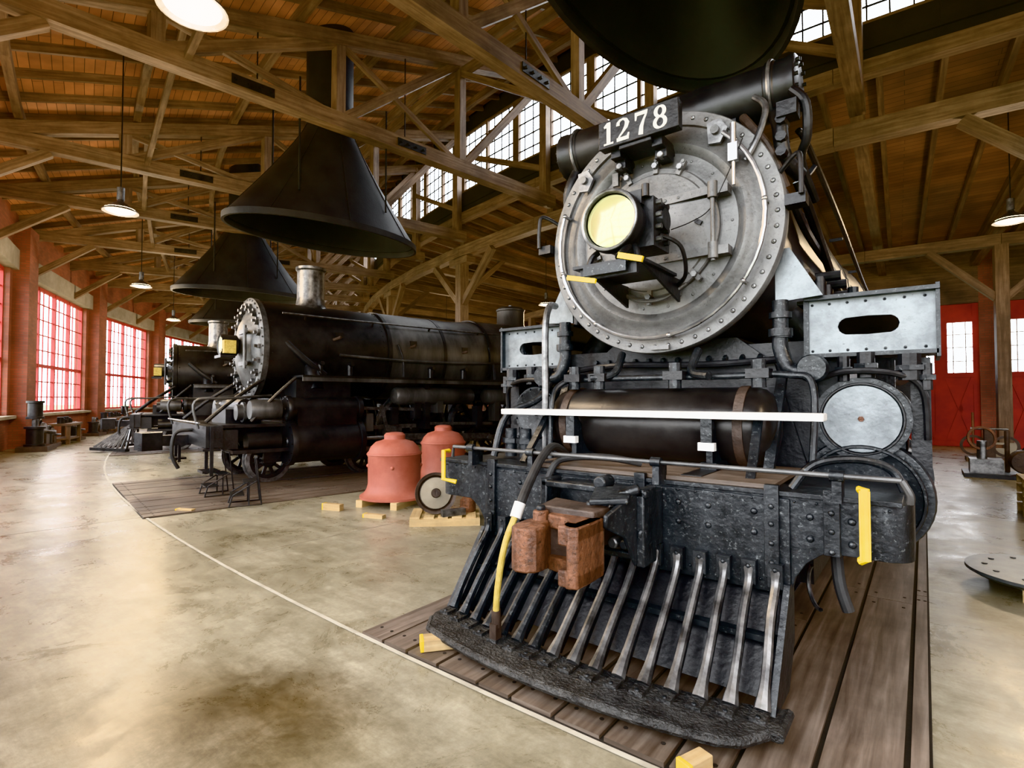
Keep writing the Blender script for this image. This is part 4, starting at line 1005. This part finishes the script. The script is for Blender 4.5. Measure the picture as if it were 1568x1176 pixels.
def bench(a,R,L=2.2):
    mb=MB('timber_dark'); mb.bb(-L/2,L/2,-.3,.3,.62,.7); mb.bb(-L/2,L/2,-.25,.25,.15,.2)
    for sx in (-1,1):
        for sy in (-1,1): mb.bb(sx*(L/2-.1)-.05,sx*(L/2-.1)+.05,sy*.22-.05,sy*.22+.05,0,.62)
    for k in range(6): mb.cyl((-L/2+.3+k*.33*L/2.2,0,.7),(-L/2+.3+k*.33*L/2.2,0,.82+.05*(k%3)),.07+.02*(k%2),n=12,mat='black_iron')
    mb.make('work_bench',M=Matrix.Translation(pol(R,a,0))@Matrix.Rotation(rad(-a),4,'Z'),smooth=False)
bench(24.2,53.5,1.6); bench(31.5,53.6,1.6); bench(39.5,53.6)
mb=MB('dark_rust')
mb.lathe([(0,.02),(.1,.02),(.12,0.),(.5,.0),(.55,.03),(.55,.055),(.48,.06),(.14,.05),(.12,.10),(0,.10)],(0,0,.1),Z,56,'blue_steel')
for k in range(12): t=k*math.pi/6; mb.cyl((.42*math.cos(t),.42*math.sin(t),.15),(.42*math.cos(t),.42*math.sin(t),.165),.02,n=8,mat='black_iron')
for t in (.4,2.4,4.3): mb.box((.38*math.cos(t),.38*math.sin(t),.05),(.2,.09,.1),'new_wood',rz=t)
mb.make('cylinder_cover_disc',M=Matrix.Translation((.80,6.0,0)))
mb=MB('dark_rust')
mb.bb(-.8,.8,-.45,.45,.0,.08,'black_iron'); mb.bb(-.7,-.2,-.3,.2,.08,.35,'worn_steel'); mb.lathe([(0,0),(.2,0),(.22,.05),(.22,.4),(0,.42)],(.1,-.35,.33),Y,24,'dark_rust')
mb.cyl((-.5,0,.35),(-.5,0,.7),.08,mat='worn_steel'); mb.lathe([(.2,-.02),(.24,-.02),(.24,.02),(.2,.02)],(-.5,0,.75),Vector((.3,-1,.2)),24,'rust',True)
mb.bb(.4,.75,-.3,.3,.08,.45,'rust'); mb.tube([(.1,0,.5),(.3,0,.8),(.5,0,.7),(.6,0,.45)],.04,8,'black_iron'); mb.cyl((-.1,.3,.08),(-.1,.3,.9),.04,mat='dark_rust')
mb.make('salvaged_machine_parts',M=Matrix.Translation((1.4,14.2,0)))
mb=MB('new_wood'); 
for k in range(4): pallet(mb,1.0,1.2,k*.13)
mb.lathe([(0,0),(.3,0),(.3,.1),(.1,.14),(.1,.3),(0,.3)],(0,0,.50),Z,24,'dark_rust')
mb.make('pallet_stack',M=Matrix.Translation((1.5,9.6,0)))
mb=MB('rust')
mb.bb(-.45,.45,-.3,.3,0,.1,'timber_dark')
for s in (-.3,.3): mb.lathe([(.2,-.03),(.26,-.03),(.26,.03),(.2,.03)],(s,0,.38),Y,24,'dark_rust',True); mb.cyl((s,-.1,.38),(s,.1,.38),.06,mat='dark_rust')
mb.bb(-.35,.35,-.04,.04,.34,.42,'rust'); mb.bb(-.1,.1,-.2,.2,.1,.8,'dark_rust'); mb.cyl((-.35,0,.8),(.35,0,.8),.03,mat='worn_steel'); mb.cyl((-.3,0,.4),(-.3,0,1.2),.025,mat='rust')
mb.make('hand_cart_frame',M=Matrix.Translation((1.25,17.5,0)))

# ---------------------------------------------------------------- world, camera
w=bpy.data.worlds.new('world'); bpy.context.scene.world=w; w.use_nodes=True
bg=w.node_tree.nodes['Background']; bg.inputs['Color'].default_value=(.93,.965,1,1); bg.inputs['Strength'].default_value=13
cam=bpy.data.cameras.new('camera'); cam.lens=36*810/1568; cam.sensor_width=36; cam.clip_start=.05; cam.clip_end=500
co=bpy.data.objects.new('camera',cam); bpy.context.scene.collection.objects.link(co)
co.location=(0,0,1.55); co.rotation_euler=(rad(90+1.55),0,rad(37.9))
bpy.context.scene.camera=co
vs=bpy.context.scene.view_settings
try:
    vs.view_transform='Khronos PBR Neutral'; vs.look='None'; vs.exposure=-.12; vs.gamma=1.12
except Exception as e:
    vs.view_transform='AgX'; vs.look='AgX - Punchy'; vs.exposure=.35
